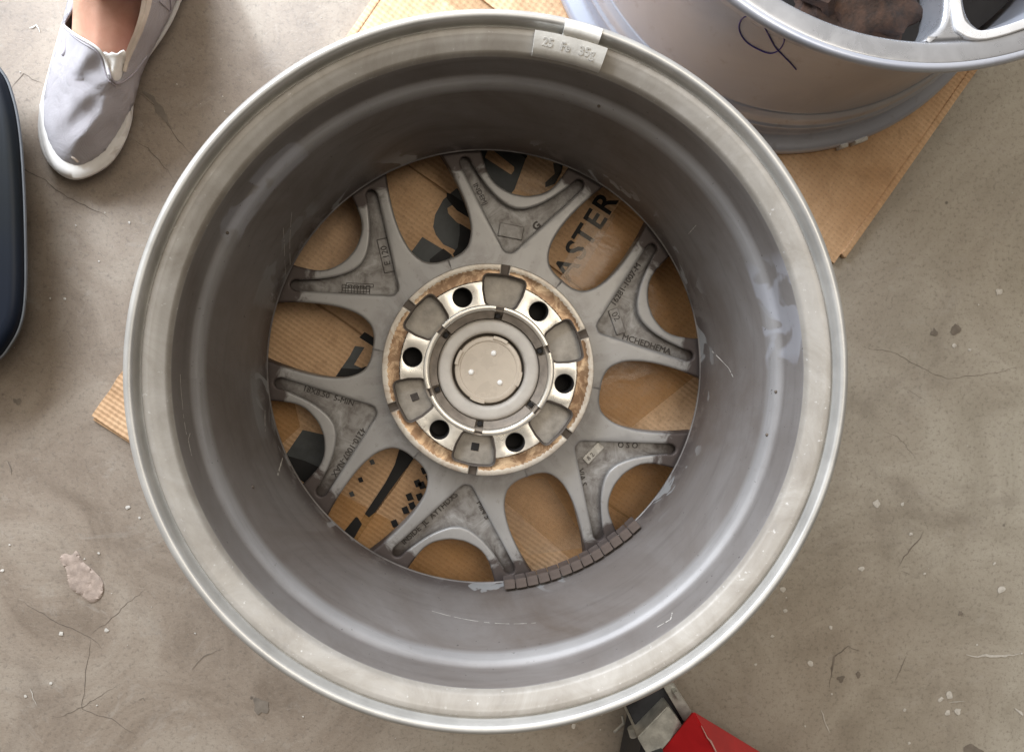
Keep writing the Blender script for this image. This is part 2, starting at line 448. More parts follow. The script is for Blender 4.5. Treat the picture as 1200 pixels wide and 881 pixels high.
def make_kraft(name, a, b, rough=.75, gloss=0, flute=True):
    m = Mat(name)
    mp = m.n.new('ShaderNodeMapping'); m.link(m.tc.outputs['Object'], mp.inputs[0])
    n = m.noise(12, 7, .65, .4); n2 = m.noise(150, 5, .7)
    st = m.n.new('ShaderNodeMapping'); st.inputs['Scale'].default_value = (1, 14, 1); m.link(m.tc.outputs['Object'], st.inputs[0])
    fib = m.noise(60, 5, .7, vec=st.outputs[0])
    c = m.ramp(n, [(.34, a), (.66, b)])
    c = m.mix(m.ramp(m.noise(45, 8, .75, .8), [(.52, 0.0), (.66, .55)]), c, tuple(v*.72 for v in a))
    c = m.mix(m.ramp(fib, [(.45, 0.0), (.75, .15)]), c, tuple(v*.62 for v in a))
    c = m.mix(m.ramp(n2, [(.60, 0.0), (.75, .30)]), c, tuple(min(1, v*1.35) for v in b))
    x = m.xyz()
    wob = m.math('MULTIPLY', m.noise(18, 3), .0010)
    w = m.math('SINE', m.math('MULTIPLY', m.math('ADD', x[0], wob), 2*math.pi/.0046))
    w2 = m.math('SINE', m.math('MULTIPLY', m.math('ADD', x[1], wob), 2*math.pi/.0062))
    c = m.mix(m.math('MULTIPLY', m.ramp(w, [(0.0, .0), (1.0, 1.0)]), m.ramp(m.noise(9, 4), [(.40, .0), (.70, .08)])), c, tuple(v*.50 for v in a))
    c = m.mix(m.math('MULTIPLY', m.math('MULTIPLY', m.ramp(w, [(.5, 0.0), (1.0, 1.0)]), m.ramp(w2, [(.4, 0.0), (1.0, 1.0)])), .35), c, tuple(v*.45 for v in a))
    m.set(Base_Color=c, Roughness=rough)
    h = m.math('ADD', m.math('MULTIPLY', w, .7), m.math('MULTIPLY', n2, .8))
    h = m.math('ADD', h, m.math('MULTIPLY', w2, .25)); h = m.math('ADD', h, m.math('MULTIPLY', fib, .3))
    m.bump(h, .45, .0008)
    if gloss: m.set(Coat_Weight=gloss, Coat_Roughness=.18)
    return m.m
M_kraft = make_kraft('kraft_board', (.49, .295, .155), (.70, .465, .275))
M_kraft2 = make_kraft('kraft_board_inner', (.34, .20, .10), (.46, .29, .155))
M_kraft_edge = simple('kraft_cut_edge', (.55, .38, .22), .85, var=.25, scale=500, bump=.5)
M_black = simple('black_print_gap', (.010, .009, .009), .7, var=.3, scale=90)
M_print_grey = simple('grey_print', (.065, .070, .070), .6, var=.35, scale=50, bump=.4)
def make_tape(name, col, alpha, rough):
    m = Mat(name); n = m.noise(70, 5, .7, 1.5)
    m.set(Base_Color=m.ramp(n, [(.3, tuple(c*.8 for c in col)), (.7, col)]), Roughness=rough, Alpha=alpha, Specular_IOR_Level=.6)
    m.bump(m.noise(38, 3, .5, 1.0), .45, .0016)
    return m.m
M_tape = make_tape('amber_tape', (.68, .37, .13), .42, .2)
M_tape_clear = make_tape('clear_tape', (.80, .72, .60), .12, .2)

# ------------------------------------------------------------------ floor
bm = bmesh.new(); bmesh.ops.create_grid(bm, x_segments=8, y_segments=8, size=3.0)
floor = finish('floor', bm, M_concrete, smooth=False); tag(floor, kind='structure')

def ribbon(bm, pts, w, z=.0003, jag=.35):
    L = []; Rr = []
    P = [at(px, py, z) for px, py in pts]
    Q = []
    for a, b in zip(P, P[1:]):
        n = max(2, int((b-a).length/.004))
        for k in range(n):
            q = a.lerp(b, k/n); Q.append(q)
    Q.append(P[-1]); n = len(Q)
    off = 0
    for i, q in enumerate(Q):
        t = (Q[min(i+1, n-1)]-Q[max(i-1, 0)]).normalized(); s = Vector((-t.y, t.x, 0))
        off = off*.7 + random.uniform(-.0011, .0011)
        taper = min(1, i/6+.15, (n-1-i)/6+.15)
        ww = w*taper*random.uniform(1-jag, 1+jag)
        L.append(q+s*(off+ww)); Rr.append(q+s*(off-ww))
    strip(bm, L, Rr, closed=False)
bm = bmesh.new()
for pts, w in [([(0, 180), (35, 200), (75, 228), (128, 256)], .0010), ([(8, 110), (28, 88), (52, 100)], .0007),
               ([(153, 160), (175, 172), (190, 192), (206, 212)], .0007), ([(160, 105), (190, 135), (205, 155), (228, 184)], .0008),
               ([(20, 700), (45, 716), (78, 735), (104, 744), (118, 760)], .0006), ([(104, 744), (128, 728), (150, 706), (172, 690)], .0005),
               ([(106, 746), (102, 785), (97, 830), (130, 842), (158, 862)], .0005), ([(60, 842), (97, 828), (140, 800)], .0005),
               ([(1010, 406), (1048, 412), (1085, 432), (1110, 443), (1150, 440), (1195, 428)], .0004),
               ([(1060, 455), (1090, 470)], .0004), ([(1030, 500), (1052, 512), (1075, 540)], .0003)]:
    ribbon(bm, pts, w*.42)
tag(finish('floor_crack', bm, M_crack, smooth=False), kind='structure')
bm = bmesh.new()
for pts, w in [([(166, 108), (178, 116), (188, 128), (200, 150)], .004), ([(972, 805), (978, 770), (994, 757), (1008, 763)], .0009),
               ([(1052, 665), (1070, 640), (1083, 622)], .0006), ([(1050, 797), (1060, 768)], .0006),
               ([(8, 540), (12, 556)], .0014), ([(163, 821), (168, 817), (171, 820)], .0012), ([(1056, 668), (1066, 672)], .0008),
               ([(225, 785), (240, 770), (262, 760)], .0006)]:
    ribbon(bm, pts, w, z=.0005, jag=.5)
def blob(bm, c, r, z, n=14, jag=.25, sx=1.0, rot=0.0, h=.0003):
    pts = []
    for i in range(n):
        a = 2*math.pi*i/n; rr = r*random.uniform(1-jag, 1+jag)
        x, y = rr*math.cos(a)*sx, rr*math.sin(a)
        pts.append((c.x + x*math.cos(rot)-y*math.sin(rot), c.y + x*math.sin(rot)+y*math.cos(rot)))
    pts = smooth_poly(pts, True, 2)
    bv = [bm.verts.new((x, y, z)) for x, y in pts]
    ctr = bm.verts.new((c.x, c.y, z+h))
    for i in range(len(bv)): bm.faces.new((bv[i], bv[(i+1) % len(bv)], ctr))
for px, py, r in [(1125, 718, .0025), (1120, 385, .006), (1095, 390, .004), (20, 470, .003), (1140, 880, .009), (985, 795, .004),
                  (1006, 790, .003), (305, 827, .008)]:
    blob(bm, at(px, py, 0), r, .0006, jag=.4)
tag(finish('floor_stain', bm, M_stain, smooth=False), kind='structure')
bm = bmesh.new()
for px, py, r in [(1027, 590, .0040), (1173, 690, .0040), (1057, 590, .002), (1009, 666, .0028), (1067, 625, .002), (1112, 814, .0040),
                  (1102, 819, .0028), (1122, 833, .0035), (1110, 834, .0030), (950, 777, .0032), (1118, 405, .0022), (1136, 410, .0018),
                  (973, 735, .0020), (1060, 831, .0018), (1103, 818, .002), (917, 690, .0028), (905, 745, .0018), (72, 742, .002),
                  (125, 738, .0022), (3, 668, .0018), (150, 594, .0022), (920, 715, .0022), (885, 778, .0015), (30, 815, .0014),
                  (672, 850, .0026), (1165, 660, .0016), (1065, 870, .0016), (1083, 672, .0015), (1170, 342, .0035), (60, 800, .0015)]:
    blob(bm, at(px, py, 0), r, .0007, n=9, jag=.28)
for _ in range(190):
    px, py = random.uniform(-60, 1260), random.uniform(-60, 940)
    blob(bm, at(px, py, 0), random.choice((.0004, .0005, .0007, .0009, .0012)), .0007, n=5, jag=.4)
for pts, w in [([(1132, 767), (1160, 768), (1196, 766)], .0012), ([(34, 32), (42, 30), (47, 38)], .0016), ([(962, 832), (965, 843), (972, 858)], .0014),
               ([(36, 806), (40, 818), (42, 826)], .0009), ([(1112, 822), (1130, 821)], .0009), ([(1190, 829), (1199, 838)], .004)]:
    ribbon(bm, pts, w, z=.0009, jag=.5)
sp = finish('paint_specks', bm, M_speck, smooth=False)
tag(sp, 'tiny white paint specks and drips scattered over the concrete floor', 'paint specks', kind='stuff')
# pinkish dried plaster smear
bm = bmesh.new()
o0 = at(97, 682, 0)
outl = smooth_poly([at(*p, 0).to_2d()[:] for p in [(70, 655), (78, 668), (82, 688), (96, 698), (108, 706), (120, 698), (121, 682), (110, 668), (98, 658), (90, 645), (84, 650), (76, 648)]], True, 4)
outl = ccw(outl)
fill(bm, outl, extra=grid_pts(outl, .003, .0008), zf=lambda x, y: .0010)
for v in bm.verts:
    if v.is_boundary: v.co.z = .0004
    else: v.co.z += random.uniform(0, .0011)
    v.co.x -= o0.x; v.co.y -= o0.y
sm = finish('plaster_flake', bm, M_plaster); sm.location = (o0.x, o0.y, 0)
tag(sm, 'pinkish dried plaster splash stuck on the floor left of the wheel', 'plaster splash')

# ------------------------------------------------------------------ flattened carton
ZA, ZB = .0032, .0064
O = at(107, 487, ZB)
u = Vector((.572, .820)).normalized(); v = Vector((.820, -.572)).normalized()
carton = empty('flattened_carton', (O.x, O.y, 0))
tag(carton, 'flattened brown cardboard box lying on the concrete under both wheels', 'cardboard')
car_rot = math.atan2(u.y, u.x)
# carton axes: local x = u (towards the upper right), local y = -v
carton.rotation_euler = (0, 0, car_rot)
def cl(px, py, z=ZB):
    p = at(px, py, z) - O
    return (p.x*u.x + p.y*u.y, -(p.x*v.x + p.y*v.y))
def world_poly(pts): return pts
Wd = -cl(984, 300)[1]                       # width along v
Ln = 1.25
def jag_line(a, b, amp=.0012, n=14):
    a = Vector(a); b = Vector(b); out = []
    t = (b-a).normalized(); s = Vector((-t.y, t.x))
    for i in range(n): out.append(tuple(a.lerp(b, i/n) + s*(random.uniform(-amp, amp) if i else 0)))
    return out
def rect_jag(x0, y0, x1, y1, amp=.0008):
    return jag_line((x0, y0), (x1, y0), amp) + jag_line((x1, y0), (x1, y1), amp) + jag_line((x1, y1), (x0, y1), amp) + jag_line((x0, y1), (x0, y0), amp)
def board(name, poly, z0, z1, mat, b=.0006):
    o = slab(name, poly, z0, z1, [mat, M_kraft_edge], carton, b=b, seg=2)
    for p in o.data.polygons:
        if abs(p.normal.z) < .35: p.material_index = 1
    return o
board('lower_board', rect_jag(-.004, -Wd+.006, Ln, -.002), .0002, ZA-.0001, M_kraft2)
g3 = cl(405, 379)[0]; g1 = cl(507, 214)[0]; g2a = cl(520, 0)[0]; g2b = cl(566, 0)[0]
slot_y = cl(455, 572)[1]; slot_x0 = cl(425, 622)[0]
print('carton', Wd, g3, g1, g2a, g2b, slot_x0, slot_y)
bL = cl(128, 508)[0]
board('flap', rect_jag(.0, slot_y+.0042, g3-.0010, 0.0), ZA, ZB, M_kraft)
board('flap', rect_jag(-.002, -Wd+.004, g3-.0010, slot_y-.0042), ZA, ZB, M_kraft)
board('flap', rect_jag(g3+.0010, -Wd+.002, g1-.0009, .002), ZA, ZB, M_kraft)
board('flap', rect_jag(g1+.0009, -Wd, g2a, .001), ZA, ZB, M_kraft)
board('flap', rect_jag(g2b, -Wd, Ln, .0015), ZA, ZB, M_kraft)
# raised folded seam along the right edge
seam = []
board('folded_seam', rect_jag(cl(988, 300)[0], -Wd-.0065, Ln, -Wd+.0005, .0004), .0004, ZB+.0012, M_kraft, .0014)
board('folded_seam', rect_jag(.10, -.0005, Ln, .0065, .0004), .0004, ZB+.0010, M_kraft, .0014)
def decal(name, pts, mat, dz=.00025, rnd=0, parent=carton):
    P = [cl(*p) for p in pts]
    if rnd: P = round_poly(P, rnd)
    P = ccw(P); bm = bmesh.new(); fill(bm, P, zf=lambda x, y: ZB+dz)
    return finish(name, bm, mat, parent, smooth=False)
def C1(x, y): return (440+x/6.29, 180+y/6.29)
def C2(x, y): return (310+x/4.007, 340+y/4.007)
def C3(x, y): return (380+x/6.29, 510+y/6.29)
def C4(x, y): return (570+x/10, 160+y/10)
decal('print_gap_shape', [C1(*p) for p in [(600, 255), (500, 340), (440, 450), (425, 540), (445, 600), (500, 670), (575, 705), (690, 790), (800, 690), (760, 600), (600, 508), (535, 440), (530, 400), (570, 380), (800, 520), (800, 400)]], M_print_grey, rnd=.0015)
decal('print_gap_shape', [C1(*p) for p in [(345, 615), (560, 745), (600, 830), (430, 900), (330, 850), (240, 760)]], M_print_grey)
decal('print_gap_shape', [C1(*p) for p in [(525, 290), (560, 300), (650, 360), (720, 440), (730, 500), (600, 420), (560, 375), (525, 330)]], M_black, .0004)  # darkness of the slot painted as a flat shape
decal('print_gap_shape', [C1(*p) for p in [(620, 515), (760, 600), (760, 700), (600, 800), (570, 740), (605, 690), (620, 600)]], M_black, .0004)
decal('print_gap_shape', [C1(*p) for p in [(400, 780), (500, 700), (560, 745), (520, 830), (400, 860)]], M_black, .0004)
decal('print_gap_shape', [C2(*p) for p in [(320, 425), (400, 310), (425, 262), (470, 268), (420, 350), (470, 372), (560, 300), (560, 430), (400, 470)]], M_print_grey)
decal('print_gap_shape', [C2(*p) for p in [(330, 420), (360, 365), (440, 370), (500, 350), (500, 430), (400, 450)]], M_black, .0004)
decal('print_gap_shape', [C2(*p) for p in [(445, 222), (470, 196), (540, 240), (520, 270)]], M_black, .0004)
decal('print_gap_shape', [C2(*p) for p in [(180, 655), (310, 685), (310, 760), (215, 900), (80, 800)]], M_print_grey)
decal('print_gap_shape', [C2(*p) for p in [(105, 775), (190, 800), (300, 850), (230, 930), (60, 820)]], M_black, .0004)
decal('print_gap_shape', [C3(*p) for p in [(240, 590), (280, 650), (215, 765), (150, 700)]], M_black, .0016, rnd=.002)
decal('print_gap_shape', [C3(*p) for p in [(560, 80), (665, 160), (490, 400), (375, 565), (330, 602), (300, 575), (455, 340), (520, 215)]], M_black, .0012)  # black strip painted over the slot for its shade
for i, (x, y) in enumerate([(355, 195), (270, 325), (205, 430), (740, 255), (775, 310), (720, 365), (630, 450), (705, 450), (650, 515), (600, 548), (520, 645), (690, 350)]):
    s = 22 if i < 3 else 31
    decal('printed_mark', [C3(x-s, y-s*.5), C3(x+s*.3, y-s), C3(x+s, y+s*.6), C3(x-s*.4, y+s)], M_black if i % 2 or i > 2 else M_print_grey, .0014)
decal('print_gap_shape', [C4(*p) for p in [(-200, 100), (100, 20), (350, 60), (560, 90), (470, 240), (330, 620), (250, 720), (-200, 420)]], M_print_grey)
decal('printed_bar', [C4(*p) for p in [(20, 150), (60, 150), (325, 360), (325, 400), (290, 450), (-20, 250)]], M_kraft, .0005, rnd=.0012)
decal('print_gap_shape', [C4(*p) for p in [(340, 160), (420, 170), (480, 240), (460, 260), (400, 210)]], M_black, .0005)
decal('print_gap_shape', [C4(*p) for p in [(780, 310), (900, 310), (880, 420), (800, 560), (690, 600), (690, 540), (800, 440)]], M_black, .0005)
# the lettering seen through the upper right opening
for ch, px, py in (('A', 664.5, 315), ('S', 676, 294), ('T', 686.5, 277), ('E', 698.5, 258), ('R', 709.5, 239), ('.', 725, 231)):
    p = cl(px, py)
    tmx = text_mesh('printed_letter', ch, .030 if ch != '.' else .026, .00005, M_black, carton, (p[0], p[1], ZB+.0004), R(58)-car_rot, bold=.0006)
# packing tape strips, glossy
tz = .0007
decal('packing_tape', [(640, 345), (650, 358), (760, 300), (835, 250), (760, 195), (735, 225), (712, 258)], M_tape, tz)
decal('packing_tape', [(690, 475), (740, 500), (840, 420), (830, 300), (740, 300), (735, 400), (690, 440)], M_tape, tz+.0002)
decal('packing_tape', [(560, 560), (720, 700), (790, 640), (800, 520), (700, 520), (660, 560), (590, 540)], M_tape, tz)
decal('packing_tape', [(440, 660), (540, 700), (610, 690), (590, 620), (500, 600)], M_tape, tz)
decal('packing_tape', [(300, 440), (330, 520), (352, 500), (345, 470), (335, 440)], M_tape, tz)
decal('packing_tape', [(360, 620), (430, 680), (480, 620), (440, 600), (395, 575)], M_tape, tz)
decal('packing_tape', [(340, 230), (330, 330), (420, 330), (430, 280), (420, 220)], M_tape_clear, tz)
decal('packing_tape', [C4(*p) for p in [(480, 220), (340, 620), (600, 720), (800, 560), (880, 380), (780, 250), (560, 180)]], M_tape_clear, tz+.0003)
decal('packing_tape', [(C3(515, 245)), C3(535, 262), C3(340, 600), C3(290, 562)], M_tape_clear, tz)
decal('packing_tape', [(655, 318), (695, 246), (722, 252), (678, 325)], M_tape_clear, tz+.0002)
decal('packing_tape', [(590, 560), (640, 560), (690, 640), (620, 650), (585, 600)], M_tape_clear, tz+.0003)
# ------------------------------------------------------------------ the wheel seen from behind
ZTOP = ZB + .2360
D0 = CAMH - ZTOP
rim_c = Vector((.0266, -.0320, ZTOP))
rw = .2455
wheel = empty('alloy_wheel', (rim_c.x, rim_c.y, ZB))
tag(wheel, 'large silver grey alloy wheel lying face down, open dusty barrel towards the viewer', 'wheel rim')
HW = .2360                                  # height of the wheel above the carton, local z
zl = lambda d: HW - d
prof_lip = [(.2305, .0165), (.2365, .0135), (.2420, .0120), (.2465, .0090), (.2480, .0060), (.2482, .0030), (.2474, .0008), (.2452, -.0006), (.2432, -.0004), (.2418, .0008), (.2411, .0034), (.2407, .0072), (.2399, .0096), (.2389, .0082)]
prof_band = [(.2389, .0082), (.2378, .0073), (.2350, .0074), (.2335, .0080), (.2310, .0091), (.2285, .0106), (.2262, .0120), (.2251, .0128), (.2243, .0140), (.2237, .0156), (.2231, .0178)]
prof_in = [(.2231, .0178), (.2222, .0230), (.2216, .0320), (.2210, .0405), (.2206, .0440), (.2198, .0462), (.2182, .0485), (.2166, .0510), (.2154, .0545), (.2146, .0585),
           (.2128, .0680), (.2098, .0880), (.2062, .1150), (.2028, .1420), (.2002, .1620), (.1992, .1710), (.1988, .1752), (.1985, .1764), (.1990, .1776), (.2010, .1786), (.2055, .1808), (.2095, .1880), (.2140, .2020), (.2210, .2200), (.2280, .2310), (.2330, .2352),
           (.2400, .2345), (.2445, .2300), (.2455, .2220), (.2430, .2170), (.2340, .2120), (.2300, .2060), (.2290, .1850), (.2200, .1720), (.2140, .1650), (.2160, .1200), (.2200, .0750), (.2220, .0640), (.2260, .0560), (.2286, .0500), (.2290, .0230), (.2305, .0165)]
bm = bmesh.new(); lathe(bm, [(r, zl(d)) for r, d in smooth_poly(prof_lip, False, 3)], 320)
finish('rim_lip', bm, M_lip, wheel, angle=60)
bm = bmesh.new(); lathe(bm, [(r, zl(d)) for r, d in smooth_poly(prof_band, False, 3)], 320)
finish('bead_seat', bm, M_flange, wheel, angle=60)
bm = bmesh.new(); lathe(bm, [(r, zl(d)) for r, d in smooth_poly(prof_in, False, 3)], 320)
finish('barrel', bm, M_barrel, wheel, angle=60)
# thin machined line where barrel meets the face
bm = bmesh.new(); lathe(bm, [(.1990, zl(.1746)), (.1984, zl(.1749)), (.1979, zl(.1757)), (.1982, zl(.1768)), (.1992, zl(.1774))], 256)
finish('machined_step', bm, simple('step_metal', (.16, .145, .135), .42, .5, var=.5, scale=25), wheel)

KS = (D0 + .182) / FPX                      # metres per photo pixel at the spokes' back faces
KH = (D0 + .157) / FPX                      # ... and at the mounting pad
ZSP = zl(.1815)
def zs(x, y):
    r = math.hypot(x, y)
    return ZSP - .0035*max(0, (r-.150)/.05)**2 * .6 + .002*max(0, (.115-r)/.02)
def build_spoke(seed):
    half = []                               # from the window's hub end outwards, y > 0 side, spoke axis = +x
    wa = R(30)
    big = [(136, 0.01), (136.3, 9), (138, 17.5), (142, 25.5), (149.5, 32), (161, 37.3), (177, 40.3), (194, 41), (211, 40), (229, 38), (246, 35), (264, 31)]
    big = smooth_poly(big, False, 4)
    bigxy = [(p*math.cos(wa)+w*math.sin(wa), p*math.sin(wa)-w*math.cos(wa)) for p, w in big]
    small = [(262, 12.0), (250, 11.6), (240, 11.0), (230, 10.2), (221, 8.9), (214, 7.0), (209, 4.4), (206.3, 2.0), (206, 0.0)]
    small = [(r*math.cos(R(a)), r*math.sin(R(a))) for r, a in small]
    small = smooth_poly(small, False, 4)
    ob = bigxy[-1]; os_ = small[0]
    a1, a2 = math.atan2(ob[1], ob[0]), math.atan2(os_[1], os_[0])
    arc = [(263*math.cos(a1+(a2-a1)*k/6), 263*math.sin(a1+(a2-a1)*k/6)) for k in range(1, 6)]
    hub = [(118*math.cos(R(a)), 118*math.sin(R(a))) for a in range(0, 30, 3)] + [(118*math.cos(R(29.98)), 118*math.sin(R(29.98)))]
    up = hub + bigxy + arc + small
    lo = [(x, -y) for x, y in up[1:-1]][::-1]
    outl = [(x*KS, y*KS) for x, y in up + lo]
    outl = ccw(outl)
    # V pocket
    hv = [(139.5, 4), (143, 8), (226, 71.5)]
    hv_r = smooth_poly([(139, 0), (139.2, 3.5), (142.5, 7.6), (150, 13.2)], False, 4)
    end = [(224, 70.2), (229.5, 73.0), (235, 72.6), (237.5, 68.5), (236, 63.5), (231, 60.0)]
    inn = [(231, 60.0), (221, 50.5), (211, 40.5), (203, 31), (196.5, 21), (191.5, 10.5), (189.5, 0)]
    pk = hv_r + smooth_poly(end, False, 3) + smooth_poly(inn, False, 4)[1:]
    pk = pk + [(x, -y) for x, y in pk[1:-1]][::-1]
    pk = ccw([(x*KS, y*KS) for x, y in pk])
    bm = bmesh.new()
    flat = lambda x, y: abs(abs(math.degrees(math.atan2(y, x)))-30) < .35 and math.hypot(x, y) < 136.3*KS or math.hypot(x, y) < 119*KS
    top, low = wall_loops(bm, outl, zs, .0024, .028, 1, 4, draft=-.001, flat=flat)
    ptop, plow = wall_loops(bm, pk, zs, .0022, .0095, -1, 4, draft=-.0014)
    ex = [q for q in grid_pts(outl, .006) if not inside(q[0], q[1], ptop) and inside(q[0], q[1], top)]
    fill(bm, top, [ptop], extra=ex, zf=zs)
    fill(bm, low, zf=lambda x, y: zs(x, y)-.028)
    sp_ = finish('spoke', bm, M_spoke, wheel, angle=42, wn=True)
    bm = bmesh.new()
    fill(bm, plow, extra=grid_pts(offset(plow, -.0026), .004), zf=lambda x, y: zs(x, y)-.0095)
    dl = bm.verts.layers.float.new('dirt_shade')
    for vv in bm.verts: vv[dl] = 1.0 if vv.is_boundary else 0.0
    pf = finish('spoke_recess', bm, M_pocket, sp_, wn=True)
    return sp_
proto = build_spoke(0)
spokes = {}
for i, ang in enumerate((80, 20, -40, -100, -160, 140)):
    if i == 0: s = proto
    else:
        s = copy_obj(proto, wheel)
        for ch in proto.children: copy_obj(ch, s)
    s.rotation_euler = (0, 0, R(ang)); spokes[ang] = s
# hub lies where pixel (571,431) is; the wheel is level so it shares the axis
def arm_text(ang, side, body, size, rpx=None, along=184, off=30, rev=False, depth=.0006, mat=None, bold=.0001):
    """cast lettering along one arm of the recess; side=+1 is the counter-clockwise arm"""
    s = spokes[ang]; x, y = along*KS, side*off*KS
    d = math.atan2(71.5-8, 226-143)*side
    text_mesh('cast_text', body, size, depth, mat or M_text, s, (x, y, zs(x, y)-.0091), d + (math.pi if rev else 0), bold=0 if bold < .0003 else bold)
M_plate = simple('cast_plate_metal', (.42, .40, .36), .5, .2, var=.3, scale=200)
def plate(ang, x, y, w, h, rot, th=.0022, mat=None):
    s = spokes[ang]; c, sn = math.cos(rot), math.sin(rot)
    P = [(px*c-py*sn+x*KS, px*sn+py*c+y*KS) for px, py in ((-w/2, -h/2), (w/2, -h/2), (w/2, h/2), (-w/2, h/2))]
    z0 = zs(x*KS, y*KS)-.0096
    o = slab('cast_plate', round_poly(P, .0012, 3), z0, z0+th, mat or M_pocket, s, b=.0009)
    return z0+th
# right spoke: number on both arms and the raised 02 block
arm_text(20, 1, '16281-1007-M', .0078, along=190, off=38)
arm_text(20, -1, 'MCHEDHEMA', .0080, along=190, off=38)
z = plate(20, 165, 0, .0095, .025, 0)
text_mesh('cast_text', '02', .0085, .0003, M_text, spokes[20], (165*KS, .0050, z), R(-80))
# lower left spoke
arm_text(-160, -1, '18X8.50  5-MIN', .0074, along=186, off=34, rev=True)
arm_text(-160, 1, '4210-1007-NAX', .0078, along=188, off=36, rev=False)
# bottom spoke
arm_text(-100, -1, 'INSIDE  JL  AYTHDXS', .0074, along=188, off=37, rev=True)
arm_text(-100, 1, 'MIN 5', .0074, along=168, off=24, rev=False)
# top spoke
arm_text(80, 1, 'INDEMJ', .0066, along=200, off=44, rev=True)
z = plate(80, 164, 1, .0125, .023, R(0))
arm_text(80, -1, 'G', .0095, along=176, off=28, bold=.0004)
# upper left spoke: boxed marks and date grid
s = spokes[140]
def frame_box(s, x, y, w, h, rot, t=.0007, name='cast_frame'):
    bm = bmesh.new(); c, sn = math.cos(rot), math.sin(rot); z0 = zs(x*KS, y*KS)-.0093
    for (cx, cy, ww, hh) in ((0, h/2, w, t), (0, -h/2, w, t), (w/2, 0, t, h), (-w/2, 0, t, h)):
        vsx = []
        for z_ in (z0, z0+.0006):
            for dx, dy in ((-1, -1), (1, -1), (1, 1), (-1, 1)):
                px, py = cx+dx*ww/2, cy+dy*hh/2
                vsx.append(bm.verts.new((px*c-py*sn+x*KS, px*sn+py*c+y*KS, z_)))
        for f in ((4, 5, 6, 7), (0, 1, 5, 4), (1, 2, 6, 5), (2, 3, 7, 6), (3, 0, 4, 7)): bm.faces.new([vsx[k] for k in f])
    return finish(name, bm, M_text, s, smooth=False, weld=0)
armd = math.atan2(63.5, 83)
frame_box(s, 176, -25, .031, .0095, -armd)
arm_text(140, -1, 'E 120', .0080, along=176, off=25, rev=False)
for k in range(3): frame_box(s, 186-9, 30+7.2*(k-1)-2, .0245, .0028, armd, .0005)
for k in range(5):
    a = (k-2)*7.0
    frame_box(s, 177+a*math.cos(armd), 28+a*math.sin(armd), .0032, .0085, armd, .0005)
arm_text(140, 1, '........', .0095, along=176, off=27)
# lower right spoke
z = plate(-40, 163, 4, .0085, .0225, R(-4), mat=M_plate)
text_mesh('cast_text', '8 2', .0060, .0003, M_text, spokes[-40], (163*KS, -.001, z), R(84))
arm_text(-40, 1, 'O S O', .0075, along=190, off=38)
arm_text(-40, -1, 'VIA S', .0075, along=172, off=27)

# hub: mounting pad with lug holes, casting pockets and notches
PADZ = zl(.157)
def ring(r, n=180, a0=0): return [(r*math.cos(a0+2*math.pi*k/n), r*math.sin(a0+2*math.pi*k/n)) for k in range(n)]
holes = []; pockets = []
for k in range(6):
    a = R(50+60*k)
    c = Vector((math.cos(a), math.sin(a)))*90.5*KH
    holes.append([(c.x+10.8*KH*math.cos(t*math.pi/14), c.y+10.8*KH*math.sin(t*math.pi/14)) for t in range(28)])
    a = R(20+60*k)
    q = [(76.5, -16.5), (92, -22), (109, -24.5), (112, 0), (109, 24.5), (92, 22), (76.5, 16.5), (75, 0)]
    q = round_poly([(x*KH, y*KH) for x, y in q], [.0045, .001, .0045, .02, .0045, .001, .0045, .02], 5)
    pockets.append(ccw([(x*math.cos(a)-y*math.sin(a), x*math.sin(a)+y*math.cos(a)) for x, y in q]))
outer = []
for k in range(6):
    am = 20.8+60*k; hw = 2.3
    for t in range(0, 25):
        a = R(am+hw + (60-2*hw)*t/24); outer.append((125*KH*math.cos(a), 125*KH*math.sin(a)))
    a = R(am+60)
    for (rr, w) in ((114.5, -1), (114.5, 1)):
        outer.append((rr*KH*math.cos(a)-w*4.6*KH*math.sin(a), rr*KH*math.sin(a)+w*4.6*KH*math.cos(a)))
outer = ccw(outer)
def zpad(x, y):
    r = math.hypot(x, y)/KH
    if r < 103.5: return PADZ
    if r < 105: return PADZ - .0012*(r-103.5)/1.5
    if r < 117.5: return PADZ-.0012-.0004*(r-105)/12.5
    return PADZ-.0016+.0005*min(1, (r-117.5)/1.5)
def mpad(x, y):
    r = math.hypot(x, y)/KH
    return 0 if r < 104.2 else (1 if r < 118 else 2)
bm = bmesh.new()
inner = ring(77*KH)
otop, olow = wall_loops(bm, outer, zpad, .0010, .024, 1, 3, mat=2)
hl = []
for h in holes:
    t_, l_ = wall_loops(bm, h, lambda x, y: PADZ, .0008, .024, -1, 2, draft=.0003, mat=4); hl.append(t_)
    fill(bm, l_, zf=lambda x, y: PADZ-.024, mf=lambda x, y: 4)  # black bottom paints the shade down each lug hole
for p in pockets:
    t_, l_ = wall_loops(bm, p, lambda x, y: PADZ, .0020, .0095, -1, 3, draft=-.0048, mat=3); hl.append(t_)
    fill(bm, l_, zf=lambda x, y: PADZ-.0095, mf=lambda x, y: 5)
fill(bm, otop, hl + [inner], lines=[ring(r_*KH, 140) for r_ in (103.5, 105, 117.5, 119)], zf=zpad, mf=mpad)
# pockets that break into the corroded ring keep their own rim height
finish('mounting_pad', bm, [M_pad, M_bronze, M_edge, M_cast, M_dark, M_cast_floor], wheel, angle=38)
# channel floors of the six notches
for k in range(6):
    a = R(20.8+60*k); P = [(113, -5.4), (125.6, -5.4), (125.6, 5.4), (113, 5.4)]
    P = ccw([((x*math.cos(a)-y*math.sin(a))*KH, (x*math.sin(a)+y*math.cos(a))*KH) for x, y in P])
    slab('notch', P, PADZ-.022, PADZ-.0052, M_cast, wheel, b=.0006, seg=2)
